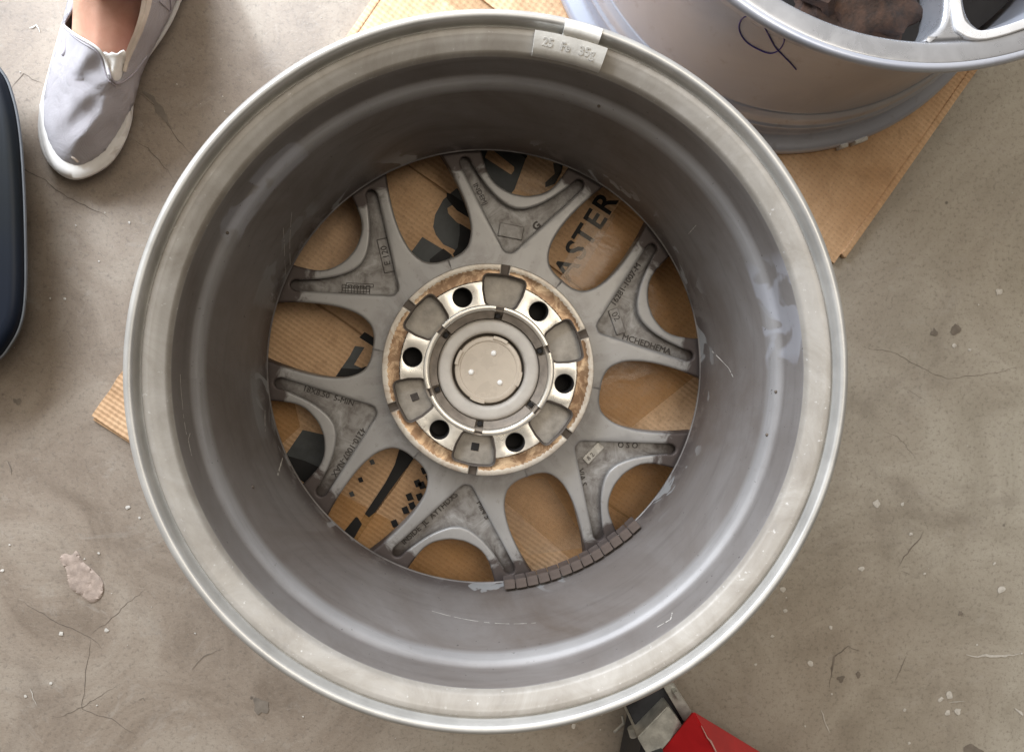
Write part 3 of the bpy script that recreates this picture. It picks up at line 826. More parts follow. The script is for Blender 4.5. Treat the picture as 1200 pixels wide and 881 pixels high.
# small marks in two pockets
for ang, sz in ((-100, 4.6), (-160, 4.4)):
    a = R(ang); c = (93*KH*math.cos(a), 93*KH*math.sin(a)); w = sz*KH
    P = [(c[0]+dx*w*math.cos(a)-dy*w*math.sin(a), c[1]+dx*w*math.sin(a)+dy*w*math.cos(a)) for dx, dy in ((-1, -1), (1, -1), (1, 1), (-1, 1))]
    slab('pocket_mark', ccw(P), PADZ-.0098, PADZ-.0086, M_dark if ang == -100 else M_text, wheel, b=.0003, seg=1)
# spigot ring: six raised arcs around the bore
bm = bmesh.new()
lathe(bm, [(77.2*KH, PADZ-.004), (77.2*KH, PADZ-.0004), (76.2*KH, PADZ+.0014), (75.2*KH, PADZ+.0018), (71.4*KH, PADZ+.0018), (70.4*KH, PADZ+.0010), (69.8*KH, PADZ-.003)],
      28, R(-26.2), R(26.2), closed=True)
arc0 = finish('spigot_arc', bm, M_pad, wheel, angle=50); arc0.rotation_euler = (0, 0, R(50))
for k in range(1, 6): copy_obj(arc0, wheel, rz=R(50+60*k))
# bore wall under the arcs
bm = bmesh.new()
lathe(bm, [(77.3*KH, PADZ-.0012), (70.2*KH, PADZ-.0020), (69.6*KH, PADZ-.0045), (66*KH, PADZ-.0120), (62*KH, PADZ-.0150), (59.5*KH, PADZ-.0155), (59.3*KH, PADZ-.035), (36*KH, PADZ-.035)], 160)
finish('centre_bore', bm, M_bore, wheel)
bm = bmesh.new()
lathe(bm, [(69.6*KH, PADZ-.0100), (69.6*KH, PADZ-.0022), (61.2*KH, PADZ-.0062), (61.0*KH, PADZ-.0130)], 26, R(-25.6), R(25.6), closed=True)
l0 = finish('bore_ledge', bm, M_bore, wheel); l0.rotation_euler = (0, 0, R(50))
for k in range(1, 6): copy_obj(l0, wheel, rz=R(50+60*k))
for k in range(6):
    a = R(20.5+60*k); c = 65*KH
    P = [(c+dx*2.6*KH, dy*2.6*KH) for dx, dy in ((-1, -1), (1, -1), (1, 1), (-1, 1))]
    P = ccw([(x*math.cos(a)-y*math.sin(a), x*math.sin(a)+y*math.cos(a)) for x, y in P])
    slab('latch_slot', P, PADZ-.0145, PADZ-.0050, M_dark, wheel, b=.0004, seg=1)
# centre cap
KC = (D0+.168)/FPX
cap = empty('centre_cap', (0, 0, 0), wheel)
bm = bmesh.new()
cz = zl(.1665)
lathe(bm, smooth_poly([(59.6*KC, cz-.016), (59.4*KC, cz-.0030), (58.6*KC, cz-.0010), (57.0*KC, cz-.0001), (54*KC, cz+.0004), (48*KC, cz+.0003), (45*KC, cz-.0004), (43.6*KC, cz-.0020), (43.0*KC, cz-.0050), (42.6*KC, cz-.018)], False, 3), 160)
finish('cap_ring', bm, M_capring, cap, angle=60)
bm = bmesh.new(); lathe(bm, [(43*KC, cz-.014), (36*KC, cz-.014)], 120); finish('cap_gap', bm, M_crack, cap)
bm = bmesh.new()
lathe(bm, [(39.6*KC, cz-.016), (39.6*KC, cz-.0066), (38.8*KC, cz-.0056), (36*KC, cz-.0050), (34*KC, cz-.0052), (33*KC, cz-.0060), (20*KC, cz-.0062), (.0002, cz-.0062)], 120)
finish('cap_disc', bm, M_capdisc, cap, angle=30)
bm = bmesh.new()
lathe(bm, [(36.3*KC, cz-.006), (36.3*KC, cz-.0038), (37.0*KC, cz-.0034), (40.2*KC, cz-.0036), (40.6*KC, cz-.006)], 14, R(-13), R(13), closed=True)
t0 = finish('cap_tab', bm, M_capdisc, cap); t0.rotation_euler = (0, 0, R(68))
for a in (157, 250, 343): copy_obj(t0, cap, rz=R(a))
bm = bmesh.new(); bmesh.ops.create_uvsphere(bm, u_segments=16, v_segments=10, radius=3.3*KC)
for vv in bm.verts: vv.co.z *= .6
p0 = finish('glint_pip', bm, M_glint, cap)
for i, a in enumerate((72, 188, 312)):
    o = p0 if i == 0 else copy_obj(p0, cap)
    o.location = (20.5*KC*math.cos(R(a)), 20.5*KC*math.sin(R(a)), cz-.0060)

# adhesive balance weights low on the barrel wall
bm = bmesh.new(); bmesh.ops.create_cube(bm, size=1)
for vv in bm.verts:
    vv.co.x *= .0085; vv.co.y *= .0098; vv.co.z *= .0190
bmesh.ops.bevel(bm, geom=list(bm.edges), offset=.0005, segments=2, affect='EDGES')
w0 = finish('balance_weight', bm, M_lead, wheel, angle=50)
RWt = .1952
for k in range(13):
    a = R(-84.5 + k*(84.5-47.2)/12)
    o = w0 if k == 0 else copy_obj(w0, wheel)
    rr = RWt + random.uniform(-.0003, .0003)
    o.location = (rr*math.cos(a), rr*math.sin(a), zl(.1625)+random.uniform(-.0004, .0004))
    o.rotation_euler = (0, -R(6), a+random.uniform(-.02, .02))
# clip-on weight over the flange at the top
_cp = at(670, 47, ZTOP) - rim_c; ca = math.atan2(_cp.y, _cp.x); print('clip r', _cp.length)
clip = empty('clip_weight', (0, 0, 0), wheel); clip.rotation_euler = (0, 0, ca)
bm = bmesh.new()
rm = .2300; half_a = .0245/rm
body = [(.2240, zl(.0155)), (.2235, zl(.0110)), (.2245, zl(.0075)), (.2270, zl(.0052)), (.2340, zl(.0020)), (.2362, zl(.0012)), (.2370, zl(.0030)), (.2370, zl(.0070)), (.2300, zl(.0110))]
lathe(bm, body, 24, -half_a, half_a, closed=True)
bmesh.ops.bevel(bm, geom=[e for e in bm.edges if e.is_manifold and e.calc_face_angle(0) > .9], offset=.0007, segments=2, affect='EDGES')
finish('weight_body', bm, M_clip, clip, angle=40)
bm = bmesh.new()
lathe(bm, [(.2368, zl(.0060)), (.2372, zl(.0005)), (.2392, zl(-.0016)), (.2425, zl(-.0022)), (.2462, zl(-.0010)), (.2472, zl(.0020)), (.2472, zl(.0080)), (.2460, zl(.0080)), (.2458, zl(.0030)), (.2420, zl(-.0006)), (.2385, zl(.0010)), (.2378, zl(.0060))],
      14, R(-4.4), R(1.6), closed=True)
finish('spring_clip', bm, M_clip, clip, angle=50)
def tilt_text(name, body, size, mat, par, r, la, z, rot, slope):
    t = text_mesh(name, body, size, .00015, mat, par, (r, la, z), 0, bold=.0002)
    t.rotation_mode = 'QUATERNION'
    t.rotation_quaternion = Quaternion((0, 1, 0), slope) @ Quaternion((0, 0, 1), rot)
sl = -math.atan2(.0032, .0070)
for tx, sz, la in (('25', .0075, .015), ('Fe', .0070, .003), ('35g', .0078, -.012)):
    tilt_text('weight_text', tx, sz, M_clip_text, clip, .2298, la, zl(.0036)+.0001, R(-90), sl)
# small white label scrap on the lip left of the weight
# valve hole dimple and paint scratches on the barrel
def barrel_r(d):
    P = prof_in
    for (r0, d0), (r1, d1) in zip(P, P[1:]):
        if d0 <= d <= d1: return r0 + (r1-r0)*(d-d0)/(d1-d0)
    return .2
bm = bmesh.new()
def scratch(pts, w, lift=.00025):
    Q = []
    for (a0, d0), (a1, d1) in zip(pts, pts[1:]):
        for k in range(8): Q.append((a0+(a1-a0)*k/8, d0+(d1-d0)*k/8))
    Q.append(pts[-1])
    A, B = [], []
    for i, (a, d) in enumerate(Q):
        if random.random() < .12 and len(A) > 1: strip(bm, A, B, False); A, B = [], []
        r = barrel_r(d)-lift; ww = w*random.uniform(.4, 1.2)
        da = (Q[min(i+1, len(Q)-1)][0]-Q[max(0, i-1)][0])*r; dd = Q[min(i+1, len(Q)-1)][1]-Q[max(0, i-1)][1]
        L_ = math.hypot(da, dd) or 1; na, nd = -dd/L_, da/L_
        for s_, lst in ((1, A), (-1, B)):
            aa = a+s_*na*ww/r; d_ = d+s_*nd*ww; r_ = barrel_r(d_)-lift
            lst.append(Vector((r_*math.cos(aa), r_*math.sin(aa), zl(d_))))
    if len(A) > 1: strip(bm, A, B, False)
for pts, w in [([(R(-170), .030), (R(-176), .031), (R(-181), .030)], .0004), ([(R(-166), .030), (R(-169), .031), (R(-170), .036)], .0005),
               ([(R(-104), .112), (R(-98), .108), (R(-88), .100), (R(-80), .094)], .0003),
               ([(R(-57), .030), (R(-54), .028), (R(-53), .034)], .0005), ([(R(5), .150), (R(1), .120), (R(-1), .112)], .0005),
               ([(R(155), .172), (R(148), .135), (R(145), .115)], .0003), ([(R(152), .170), (R(145), .132), (R(141), .110)], .0003),
               ([(R(35), .120), (R(36), .100)], .0003), ([(R(190), .160), (R(195), .150)], .0005), ([(R(203), .165), (R(206), .14)], .0008)]:
    scratch(pts, w)
tag(finish('paint_scratches', bm, M_speck, wheel, smooth=False, weld=0), kind='stuff')
bm = bmesh.new()
for a, d in ((R(151.5), .047), (R(69), .052), (R(-3), .050), (R(205), .09), (R(-12), .052)):
    r = barrel_r(d)-.0002
    bmesh.ops.create_uvsphere(bm, u_segments=8, v_segments=6, radius=.0013, matrix=Matrix.Translation((r*math.cos(a), r*math.sin(a), zl(d))))
tag(finish('tar_spots', bm, M_crack, wheel), kind='stuff')

# ------------------------------------------------------------------ second wheel, face up
W2H = .241; RF2 = .2370; RB2 = .2370
DZ = .051
wheel2 = empty('alloy_wheel', (.320, .4235, ZB+.0003))
tag(wheel2, 'second silver wheel standing face up behind, with purple marker scribble on its side', 'wheel rim')
prof2 = [(.2230, .1960), (.2265, .2000), (.2290, .2038), (.2335, .2050), (.2362, .2040), (.2370, .2010), (.2362, .1975), (.2330, .1955), (.2280, .1940), (.2225, .1900), (.2200, .1800), (.2195, .1640), (.2130, .1560), (.2100, .1500),
         (.2100, .1300), (.2108, .0900), (.2118, .0560), (.2130, .0500), (.2165, .0440), (.2180, .0400), (.2190, .0370), (.2212, .0350), (.2216, .0330), (.2204, .0300), (.2205, .0190), (.2225, .0155), (.2290, .0130), (.2340, .0115), (.2366, .0085), (.2370, .0045), (.2355, .0012), (.2330, .0002),
         (.2280, .0015), (.2200, .0080), (.2150, .0180), (.2140, .0500), (.2060, .0600), (.2040, .1500), (.2080, .1750), (.2140, .1900), (.2230, .1960)]
prof2 = [(r_*1.021, z_-.015+DZ if z_ > .10 else z_*1.1) for r_, z_ in prof2]
SR = 1.021
bm = bmesh.new(); lathe(bm, smooth_poly(prof2, False, 3), 256)
finish('barrel', bm, M_lilac, wheel2, angle=60)
# face: lip ring and spokes
K2 = (CAMH-(ZB+W2H))/FPX
def f2(px, py, z=ZB+W2H-.003):
    p = at(px, py, z); return (p.x-wheel2.location.x, p.y-wheel2.location.y)
bm = bmesh.new()
lathe(bm, smooth_poly([(.2325, .1896), (.2312, .1900), (.2260, .1898), (.2200, .1892), (.2178, .1878), (.2166, .1850), (.2160, .1800), (.2120, .1700)], False, 3), 256)
for vv in bm.verts: vv.co = Vector((vv.co.x*SR, vv.co.y*SR, vv.co.z+DZ))
finish('face_ring', bm, M_silver2, wheel2, angle=60)
def win2(a0, a1):
    P = [(.2155*math.cos(R(a0+(a1-a0)*k/16)), .2155*math.sin(R(a0+(a1-a0)*k/16))) for k in range(17)]
    am = R((a0+a1)/2)
    return P + [(.075*math.cos(am+.35), .075*math.sin(am+.35)), (.075*math.cos(am-.35), .075*math.sin(am-.35))]
_pw = at(1116, 40, ZB+W2H); ACW = math.degrees(math.atan2(_pw.y-.4235, _pw.x-.320))
for k in range(6):
    ac = ACW + 60*k
    # spoke: tapering bar with a dish between two raised edges
    ca_, sa_ = math.cos(R(ac)), math.sin(R(ac))
    hw0, hw1 = .0165, .0100
    P = [(.040, -.010), (.15, -.003), (.190, -.003), (.206, -.007), (.2165, -.020), (.2185, 0), (.2165, .030), (.206, hw0), (.190, hw1+.001), (.15, hw1), (.040, .020)]
    P = smooth_poly(P, False, 4)
    P = ccw([(SR*(x*ca_-y*sa_), SR*(x*sa_+y*ca_)) for x, y in P])
    o = slab('spoke', P, .160+DZ, .1885+DZ, M_silver2, wheel2, b=.0045, seg=5)
    # bright machined edge on one side
    E = [(.06, .0135), (.15, .0062), (.196, .0072), (.2085, .0125), (.2120, .0250), (.2045, .0560), (.1900, .0920), (.1965, .0945), (.2110, .0570), (.2185, .0230), (.2140, .0060), (.2020, .0010), (.15, .0005), (.06, .0060)]
    E = smooth_poly(E[:7], False, 4) + smooth_poly(E[7:], False, 4)
    E = ccw([(SR*(x*ca_-y*sa_), SR*(x*sa_+y*ca_)) for x, y in E])
    slab('machined_edge', E, .180+DZ, .1908+DZ, M_white_edge, wheel2, b=.0012, seg=3)
bm = bmesh.new(); lathe(bm, [(.062, .150), (.062, .181), (.058, .1860), (.036, .1880), (.034, .1810), (.0002, .1800)], 96)
for vv in bm.verts: vv.co.z += DZ
finish('hub', bm, M_silver2, wheel2)
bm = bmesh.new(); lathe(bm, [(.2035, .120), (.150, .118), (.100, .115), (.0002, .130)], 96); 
bd = finish('interior_shade_disc', bm, M_dark, wheel2)  # added black disc: darkness of the barrel interior as paint
# rusty lump and dull bracket seen through the opening
bm = bmesh.new(); bmesh.ops.create_icosphere(bm, subdivisions=4, radius=1)
for vv in bm.verts:
    n_ = 1+.10*math.sin(vv.co.x*7+1)*math.cos(vv.co.y*9)+.06*math.sin(vv.co.z*13+vv.co.x*11)
    vv.co = Vector((vv.co.x*.047*n_, vv.co.y*.034*n_, vv.co.z*.014*n_))
rp = f2(1002, 0, ZB+.21)
ru = finish('rusty_lump', bm, M_rust, wheel2); ru.location = (rp[0], rp[1], .158+DZ); ru.rotation_euler = (0, 0, R(-12))
bm = bmesh.new()
for vv in range(1): tube(bm, [(*f2(940, -8, ZB+.215), .166+DZ), (*f2(965, 4, ZB+.215), .170+DZ), (*f2(975, 22, ZB+.215), .160+DZ)], [.006, .008, .004], 8)
finish('rusty_bracket', bm, M_rust, wheel2)
# marker scribble on the outer barrel wall
def barrel2_r(z):
    best = .21
    for (r0, z0), (r1, z1) in zip(prof2[:26], prof2[1:27]):
        if (z0-z)*(z1-z) <= 0 and abs(z1-z0) > 1e-9: best = r0+(r1-r0)*(z-z0)/(z1-z0)
    return best
def hit_barrel2(px, py, lift=.0004):
    """where the line of sight through a photo pixel meets the side of the second wheel"""
    lo = None
    wl = wheel2.location
    for k in range(760):
        z = .226 - k*.0003
        p = at(px, py, z+wl.z); x, y = p.x-wl.x, p.y-wl.y
        if math.hypot(x, y) <= barrel2_r(z)+lift: return Vector((x, y, z))
    return None
sc = [[(899, 20), (889, 19), (880, 22), (872, 32), (868, 40)], ]
loop_px = smooth_poly([(893, 22), (882, 18), (870, 22), (866, 34), (873, 48), (888, 58), (903, 63), (914, 58), (919, 48), (917, 38)], False, 5)
line_px = smooth_poly([(893, 26), (899, 38), (908, 55), (918, 66), (926, 74), (933, 82)], False, 5)
bm = bmesh.new()
for L in (loop_px, line_px):
    P = [hit_barrel2(*q) for q in L]; P = [p for p in P if p]
    if len(P) > 2: tube(bm, P, .00055, 5)
finish('marker_scribble', bm, M_ink, wheel2)
# clip weight on the bottom flange of the second wheel
cp = at(994, 168, ZB+.006); ang = math.atan2(cp.y-wheel2.location.y, cp.x-wheel2.location.x)
for (da, ln, nm) in ((-.030, .030, 'clip_weight'), (.045, .055, 'clip_weight')):
    bm = bmesh.new()
    lathe(bm, [(.2408, .0005), (.2408, .0105), (.2425, .0118), (.2447, .0105), (.2450, .0010)], 8, ang+da-ln/2-.0, ang+da+ln/2, closed=True)
    finish(nm, bm, M_clip, wheel2, angle=50)

# ------------------------------------------------------------------ person: one foot in a slip-on shoe
person = empty('person', at(150, -20, 0))
tag(person, 'bare ankle and foot of a person wearing one pale lilac canvas slip-on shoe', 'person')
PL = Vector(person.location)
M_skin = Mat('skin')
n_ = M_skin.noise(45, 6, .65, .5); n2_ = M_skin.noise(9, 3)
M_skin.set(Base_Color=M_skin.mix(M_skin.ramp(n2_, [(.4, 0.0), (.65, .5)]), M_skin.ramp(n_, [(.3, (.46, .235, .155)), (.7, (.60, .345, .245))]), (.56, .22, .15)),
           Roughness=.48, Subsurface_Weight=.12, Subsurface_Scale=.01)
M_skin.bump(M_skin.noise(220, 5, .6), .25, .0008); M_skin = M_skin.m
def make_canvas():
    m = Mat('lilac_canvas')
    x = m.xyz()
    a = m.math('SINE', m.math('MULTIPLY', x[0], 7500.0)); b = m.math('SINE', m.math('MULTIPLY', x[1], 7500.0))
    n = m.noise(16, 6, .6, .6); d = m.noise(7, 5, .6)
    c = m.ramp(n, [(.3, (.38, .35, .365)), (.7, (.50, .47, .485))])
    c = m.mix(m.ramp(d, [(.52, 0.0), (.70, .4)]), c, (.34, .28, .27))
    m.set(Base_Color=c, Roughness=.85, Sheen_Weight=.15)
    h = m.math('ADD', m.math('MULTIPLY', m.math('MULTIPLY', a, b), .25), m.math('MULTIPLY', m.noise(34, 5, .55, 1.6), 3.6))
    m.bump(h, .7, .0022)
    return m.m
M_canvas = make_canvas()
M_rubber = simple('white_rubber', (.60, .57, .53), .6, var=.12, scale=45, bump=.25)
M_lining = simple('cream_lining', (.62, .54, .46), .9, var=.1, scale=80, bump=.3)
M_elastic = simple('cream_elastic', (.74, .71, .66), .9, var=.08, scale=200, bump=.4)
M_piping = simple('lilac_piping', (.33, .30, .32), .85, var=.1, scale=200, bump=.4)
shoe = empty('shoe', (0, 0, 0), person)
def loc(pt): return pt - PL
sole_px = [(87, 211), (68, 203), (52, 184), (44.5, 155), (47, 122), (54, 92), (63, 60), (72, 28), (84, -10), (100, -50), (122, -88), (152, -112), (190, -116), (222, -100), (232, -60), (224, -25), (212, 3), (203, 24), (190, 46), (172, 72), (160, 98), (157, 120), (154, 145), (145, 170), (130, 192), (108, 206)]
up_px = [(90, 193), (72, 186), (59, 167), (53, 142), (55, 115), (60, 88), (68, 60), (76, 30), (86, -8), (103, -46), (126, -78), (156, -100), (188, -104), (214, -90), (222, -58), (214, -26), (200, 8), (190, 30), (173, 62), (162, 88), (154, 118), (148, 133), (138, 152), (122, 176), (106, 188)]
ZSOLE = .024
# sole: side wall plus band, slightly bulged
def px_loop(pts, z, sub=4): return [at(x, y, z) for x, y in smooth_poly(pts, True, sub)]
bm = bmesh.new()
c0 = Vector((130, 60))
def scale_px(pts, k):
    P = ccw(pts); return [(x, y) for x, y in offset(P, k)]
rings_ = []
for (k, z) in ((-7, .0005), (-2.5, .0015), (-1.2, .006), (-1.5, .012), (-.6, .018), (0, .0225), (-1.2, .0250), (-4.5, .0262), (-9, .0255)):
    rings_.append([loc(p) for p in px_loop(scale_px(sole_px, k), z)])
for a, b in zip(rings_, rings_[1:]): strip(bm, a, b)
bmv = [bm.verts.new(p) for p in rings_[0]]; bm.faces.new(bmv)
finish('rubber_sole', bm, M_rubber, shoe, angle=50)
# foxing band that overlaps the toe on the right (torn, wavy edge)
band_px_in = [(56, 122), (56, 142), (60, 165), (70, 185), (80, 190.5), (90, 192.5), (100, 190), (108, 184), (118, 178), (124, 176), (127, 165), (136, 157), (140, 149), (142, 138), (149, 131)]
band_px_out = [(46, 122), (46, 148), (52, 178), (62, 196), (76, 206), (90, 209), (104, 206), (118, 199), (130, 190), (140, 176), (147, 164), (151, 154), (153, 146), (154, 138), (155, 130)]
bi = smooth_poly(band_px_in, False, 4); bo = smooth_poly(band_px_out, False, 4)
bm = bmesh.new()
A = [loc(at(x, y, .0310)) for x, y in bi]; A2 = [loc(at(x, y, .0250)) for x, y in bi]
Mi = [loc(at(x*.45+x2*.55, y*.45+y2*.55, .0310)) for (x, y), (x2, y2) in zip(bi, bo)]
B = [loc(at(x, y, .0265)) for x, y in bo]; B2 = [loc(at(x, y, .018)) for x, y in bo]
strip(bm, A2, A, False); strip(bm, A, Mi, False); strip(bm, Mi, B, False); strip(bm, B, B2, False)
finish('toe_bumper', bm, M_rubber, shoe, angle=55)
# canvas upper: dome over the last, with the opening cut out
UP = ccw(offset(ccw(smooth_poly(up_px, True, 4)), 4.0))
def seg_dist(x, y, poly):
    best = 1e9; n = len(poly)
    for i in range(n):
        ax, ay = poly[i-1][0], poly[i-1][1]; bx, by = poly[i][0], poly[i][1]
        dx, dy = bx-ax, by-ay; L2 = dx*dx+dy*dy
        t = 0 if L2 == 0 else max(0, min(1, ((x-ax)*dx+(y-ay)*dy)/L2))
        d = math.hypot(x-ax-dx*t, y-ay-dy*t)
        if d < best: best = d
    return best
def up_h(y):                                # height of the upper above the sole, by photo row
    return .030 + .036*max(0, min(1, (185-y)/150))**1.15
def up_z(x, y):
    d = seg_dist(x, y, UP); wdt = 34
    t = min(1, d/wdt); s = math.sqrt(max(0, 1-(1-t)**2))
    wr = .0016*math.sin((x*.55+y*.83)*.17+1.2+.6*math.sin(x*.07))*t + .0009*math.sin((x*.9-y*.4)*.23+.5*math.sin(y*.09))*t - .0030*t*math.exp(-((x*.5-y+108-62+0*y)/4.0)**2)
    return ZSOLE - .001 + up_h(y)*(.55*s+.45*t) + wr
open_px = [(75, 31), (88, 41), (102, 49), (113, 56), (121, 65), (125, 76), (128, 88), (134, 95), (142, 95), (146, 84), (150, 68), (156, 52), (163, 35), (169, 15), (174, -12), (178, -40), (172, -62), (150, -70), (122, -55), (103, -28), (90, 0), (80, 18)]
OP = ccw(smooth_poly(open_px, True, 4))
def patch(name, outer, holes, mat, parent, lift=0.0, step=5.0, zf=up_z, solid=.0016):
    bm = bmesh.new()
    ex = [q for q in grid_pts(outer, step) if not any(inside(q[0], q[1], h) for h in holes)]
    fill(bm, outer, holes, extra=ex, zf=lambda x, y: 0, eps=1e-5)
    for vv in bm.verts:
        x, y = vv.co.x, vv.co.y
        vv.co = loc(at(x, y, zf(x, y)+lift))
    bmesh.ops.recalc_face_normals(bm, faces=bm.faces)
    o = finish(name, bm, mat, parent, angle=80, weld=0)
    if solid:
        s_ = o.modifiers.new('solid', 'SOLIDIFY'); s_.thickness = solid; s_.offset = -1
    return o
patch('canvas_upper', UP, [OP], M_canvas, shoe)
# rolled edge round the opening, collar lining, side panel seam
def edge_tube(name, px, rad, mat, lift=.0004, zf=up_z, closed=False):
    bm = bmesh.new(); P = smooth_poly(px, closed, 4)
    if closed: P.append(P[0])
    tube(bm, [loc(at(x, y, zf(x, y)+lift)) for x, y in P], rad, 8); return finish(name, bm, mat, shoe)
edge_tube('opening_edge', open_px[:7], .0013, M_rubber)
edge_tube('opening_edge', open_px[9:18], .0015, M_lining)
edge_tube('seam', [(127, 80), (131, 92), (137, 98), (146, 95), (157, 86), (166, 74), (172, 66)], .0008, M_piping, .0008)
edge_tube('seam', [(82, 40), (96, 50), (112, 60), (119, 70), (122, 82), (127, 94), (136, 101)], .0006, M_piping, .0008)
edge_tube('seam', [(187, 2), (196, 10), (200, 13), (200, 4), (198, -10)], .0007, M_piping, .0012)
edge_tube('loop_tab', [(73, 36), (71.5, 50), (72, 60), (74, 64), (76, 60), (76, 48), (75.5, 38)], .0014, M_piping, .0006)
edge_tube('toe_nick', [(84, 184), (88, 187), (91, 190)], .0011, M_lining, .0006)
# elastic gusset
gus = ccw(smooth_poly([(121, 62), (127, 64), (131, 62), (138, 64), (146.5, 60), (148, 70), (145, 84), (142, 96), (134, 97), (128, 88), (124, 76)], True, 2))
patch('elastic_gusset', gus, [], M_elastic, shoe, lift=-.0022, step=4)
lin = ccw(smooth_poly([(147, 62), (156, 40), (163, 18), (167, -5), (171, -30), (181, -30), (179, -2), (174, 18), (167, 38), (156, 62), (149, 76)], True, 2))
patch('collar_lining', lin, [], M_lining, shoe, lift=.0012, step=4, solid=0)
# side panel fold shade is real relief: raised strip of canvas on the outer side
# foot and leg: one skin surface
def limb():
    secs = [((96, 165), .046, 25, .008), ((104, 120), .052, 30, .014), ((117, 80), .0575, 31, .019), ((123, 45), .066, 34, .025), ((128, 20), .074, 36, .032), ((132, -10), .088, 38, .042)]
    rows = []; n = 28
    for (p, ztop, hw_px, hh) in secs:
        c = at(p[0], p[1], ztop-hh); w_ = hw_px*(CAMH-ztop)/FPX
        ax = Vector((.95, -.31, 0)).normalized() if p[1] < 200 else Vector((1, 0, 0))
        ax = Vector((.96, -.28, 0)).normalized()
        row = []
        for k in range(n):
            t = 2*math.pi*k/n
            rid = .0022*math.exp(-((t-math.pi*.62)/.16)**2) + .0015*math.exp(-((t-math.pi*.42)/.14)**2)
            row.append(c + ax*w_*math.cos(t) + Vector((0, 0, 1))*(hh+rid)*math.sin(t))
        rows.append(row)
    base = at(142, -36, .09)
    for (dx, dy, z, rx, ry) in ((0, 0, .10, .040, .046), (-.004, .012, .13, .037, .043), (-.010, .030, .18, .040, .045), (-.018, .055, .26, .050, .055), (-.026, .080, .36, .055, .060), (-.034, .100, .45, .052, .056)):
        t_ = min(1, (z-.09)/.06)
        row = []
        for k in range(n):
            t = 2*math.pi*k/n
            ax = Vector((.96, -.28, 0)); up = Vector((-.28*.9, -.96*.9, 0))*t_ + Vector((0, 0, 1))*(1-t_)*.8 + Vector((0, -.3, 0))*(1-t_)
            row.append(Vector((base.x+dx, base.y+dy, z)) + ax*rx*math.cos(t) + up.normalized()*ry*math.sin(t))
        rows.append(row)
    bm = bmesh.new()
    vr = [[bm.verts.new(loc(p)) for p in r_] for r_ in rows]
    for a, b in zip(vr, vr[1:]):
        for k in range(n): bm.faces.new((a[k], a[(k+1) % n], b[(k+1) % n], b[k]))
    bm.faces.new(vr[0][::-1]); bm.faces.new(vr[-1])
    o = finish('leg', bm, M_skin, person, angle=180)
    sb = o.modifiers.new('sub', 'SUBSURF'); sb.levels = 1; sb.render_levels = 2
    return o
limb()

# ------------------------------------------------------------------ dark object at the left edge
M_navy = Mat('dark_navy_gloss')
xz = M_navy.xyz(); 
M_navy.set(Base_Color=M_navy.ramp(M_navy.noise(5, 4), [(.35, (.006, .008, .009)), (.65, (.004, .007, .014))]), Roughness=.42, Specular_IOR_Level=.2)
M_navy = M_navy.m
M_trim = simple('grey_edge_trim', (.10, .105, .11), .35, .2)
zt = .060
oz = at(-60, 250, 0)
tub = empty('plastic_tub', (oz.x, oz.y, 0))
tag(tub, 'dark glossy navy tub edge with thin grey rim at the left border beside the shoe', 'tub')
def tl(p, z): q = at(p[0], p[1], z); return (q.x-oz.x, q.y-oz.y)
outl_px = [(-220, 60), (-120, 40), (-40, 52), (-6, 80), (8, 112), (16, 155), (20.5, 215), (22.5, 280), (22.5, 340), (18, 376), (6, 402), (-14, 424), (-60, 440), (-150, 440), (-220, 420)]
P_ = ccw([tl(p, zt) for p in smooth_poly(outl_px, True, 5)])
bm = bmesh.new()
top, low = wall_loops(bm, P_, lambda x, y: zt, .010, .0595, 1, 6, draft=-.040)
fill(bm, top, zf=lambda x, y: zt)
finish('tub_body', bm, M_navy, tub, angle=50, wn=True)
bm = bmesh.new()
Q = offset(P_, .0006)
tube(bm, [(x, y, zt-.0085) for x, y in Q + [Q[0]]], .0013, 6, cap=False)
finish('tub_rim', bm, M_trim, tub)

# ------------------------------------------------------------------ red jack at the bottom edge
M_red = Mat('red_enamel')
rn = M_red.noise(40, 7, .65, .6)
M_red.set(Base_Color=M_red.ramp(rn, [(.3, (.36, .008, .012)), (.7, (.48, .014, .018))]), Roughness=.36, Coat_Weight=.25, Coat_Roughness=.2)
M_red.bump(M_red.noise(160, 4), .15, .0005); M_red = M_red.m
M_steel = simple('galvanised_steel', (.50, .50, .46), .42, .55, var=.25, scale=110, bump=.5)
M_blackst = simple('black_steel', (.030, .031, .036), .45, .3, var=.4, scale=60, bump=.3)
M_wear = simple('worn_edge_metal', (.42, .24, .21), .5, .3, var=.3)
jo = at(812, 870, 0)
jack = empty('red_jack', (jo.x, jo.y, 0))
tag(jack, 'red metal jack with steel hinge bracket poking out below the wheel', 'jack')
def jl(px, py, z): q = at(px, py, z); return Vector((q.x-jo.x, q.y-jo.y, z))
def prism(name, pts, mat, bev=.0008):
    """pts: list of (px, py, ztop); extruded down to z0"""
    bm = bmesh.new(); z0 = pts[0][3]
    T = [jl(x, y, z) for x, y, z, _ in pts]; Bm = [Vector((t.x, t.y, z0)) for t in T]
    tv = [bm.verts.new(p) for p in T]; bv = [bm.verts.new(p) for p in Bm]; n = len(T)
    bm.faces.new(tv); bm.faces.new(bv[::-1])
    for i in range(n): bm.faces.new((tv[i], tv[(i+1) % n], bv[(i+1) % n], bv[i]))
    bmesh.ops.recalc_face_normals(bm, faces=bm.faces)
    if bev: bmesh.ops.bevel(bm, geom=list(bm.edges), offset=bev, segments=2, affect='EDGES')
    return finish(name, bm, mat, jack, angle=40)
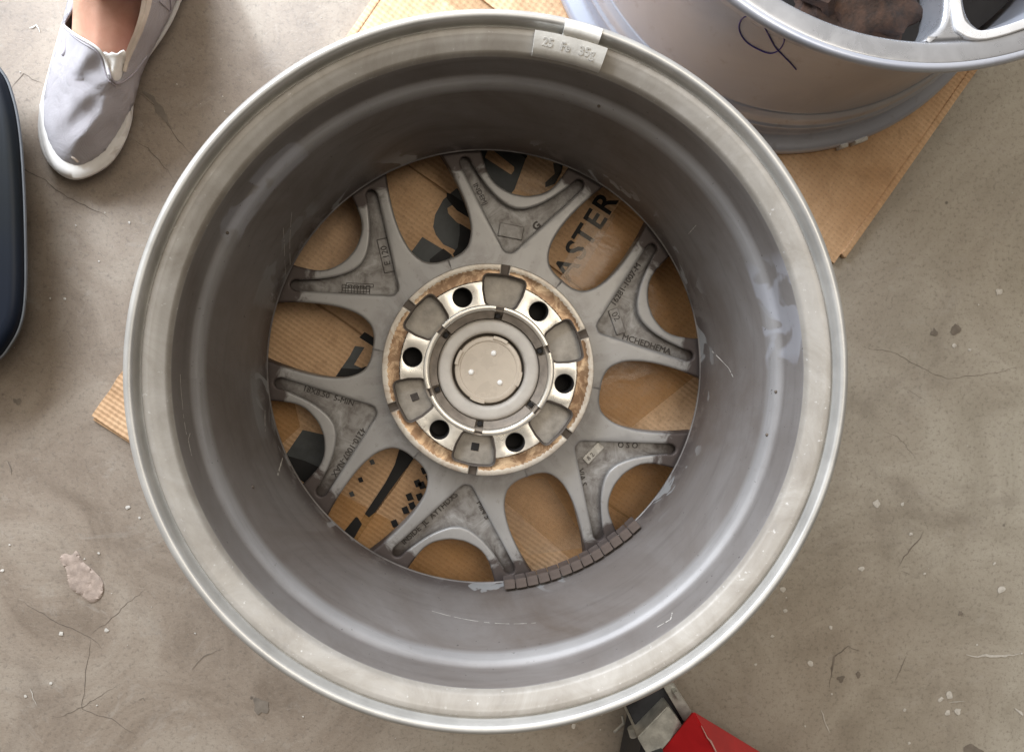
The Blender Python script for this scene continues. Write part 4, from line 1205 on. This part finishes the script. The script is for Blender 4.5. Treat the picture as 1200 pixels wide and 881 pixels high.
# red shell: ridge from A backwards, left face and right face
bm = bmesh.new()
A_ = jl(812, 832, .115); R1 = jl(846, 893, .122); R2 = jl(900, 985, .122)
L1 = jl(770, 884, .088); L2 = jl(700, 985, .086); G1 = jl(898, 884, .070); G2 = jl(1010, 960, .066)
A0 = jl(812, 832, .112); 
v_ = {k: bm.verts.new(p) for k, p in dict(A=A_, R1=R1, R2=R2, L1=L1, L2=L2, G1=G1, G2=G2).items()}
lowv = {k: bm.verts.new((p.x*1.0+.012+(.0 if k!='G1' else -.02), p.y*1.0-.030, p.z-.030)) for k, p in dict(A=A_, L1=L1, L2=L2, R2=R2, G1=G1, G2=G2).items()}
bm.faces.new((v_['A'], v_['L1'], v_['R1'])); bm.faces.new((v_['L1'], v_['L2'], v_['R2'], v_['R1']))
bm.faces.new((v_['A'], v_['R1'], v_['G1'])); bm.faces.new((v_['R1'], v_['R2'], v_['G2'], v_['G1']))
for a, b in (('A', 'L1'), ('L1', 'L2'), ('A', 'G1'), ('G1', 'G2')):
    bm.faces.new((v_[a], v_[b], lowv[b], lowv[a]))
bm.faces.new((v_['L2'], v_['R2'], lowv['R2'], lowv['L2'])); bm.faces.new((v_['G2'], v_['R2'], lowv['R2'], lowv['G2']))
bmesh.ops.bevel(bm, geom=[e for e in bm.edges if e.is_manifold], offset=.0012, segments=2, affect='EDGES')
finish('red_shell', bm, M_red, jack, angle=30)
bm = bmesh.new(); tube(bm, [jl(822, 850, .1185), jl(829, 864, .1207), jl(833, 868, .1213), jl(840, 882, .123), jl(846, 893, .1245)], [.0003, .0006, .0010, .0006, .0008], 6)
finish('worn_ridge', bm, M_wear, jack)
prism('hinge_block', [(734, 828, .080, .02), (778, 800, .080, .02), (806, 846, .080, .02), (752, 866, .080, .02)], M_blackst)
prism('steel_plate', [(747, 864, .098, .03), (783, 827, .098, .03), (800, 850, .098, .03), (764, 893, .098, .03)], M_steel, .0010)
prism('steel_bar', [(776, 802, .085, .02), (787, 797, .085, .02), (811, 834, .085, .02), (802, 846, .085, .02)], M_steel)
prism('steel_bar', [(790, 812, .094, .02), (794, 810, .094, .02), (800, 820, .094, .02), (796, 822, .094, .02)], M_steel, .0004)
prism('support_arm', [(752, 869, .070, .01), (805, 850, .070, .01), (790, 930, .070, .01), (740, 930, .070, .01)], M_blackst)
bm = bmesh.new(); tube(bm, [jl(720, 857, .020), jl(731, 847, .030), jl(729, 838, .030)], .0014, 8); finish('bent_pin', bm, M_steel, jack)
bm = bmesh.new(); tube(bm, [jl(740, 852, .06), jl(743, 862, .06)], .0042, 10); finish('hinge_pin', bm, M_steel, jack)
bm = bmesh.new(); tube(bm, [jl(770, 880, .101), jl(772, 886, .101)], .0055, 12)
finish('bolt', bm, M_blackst, jack)
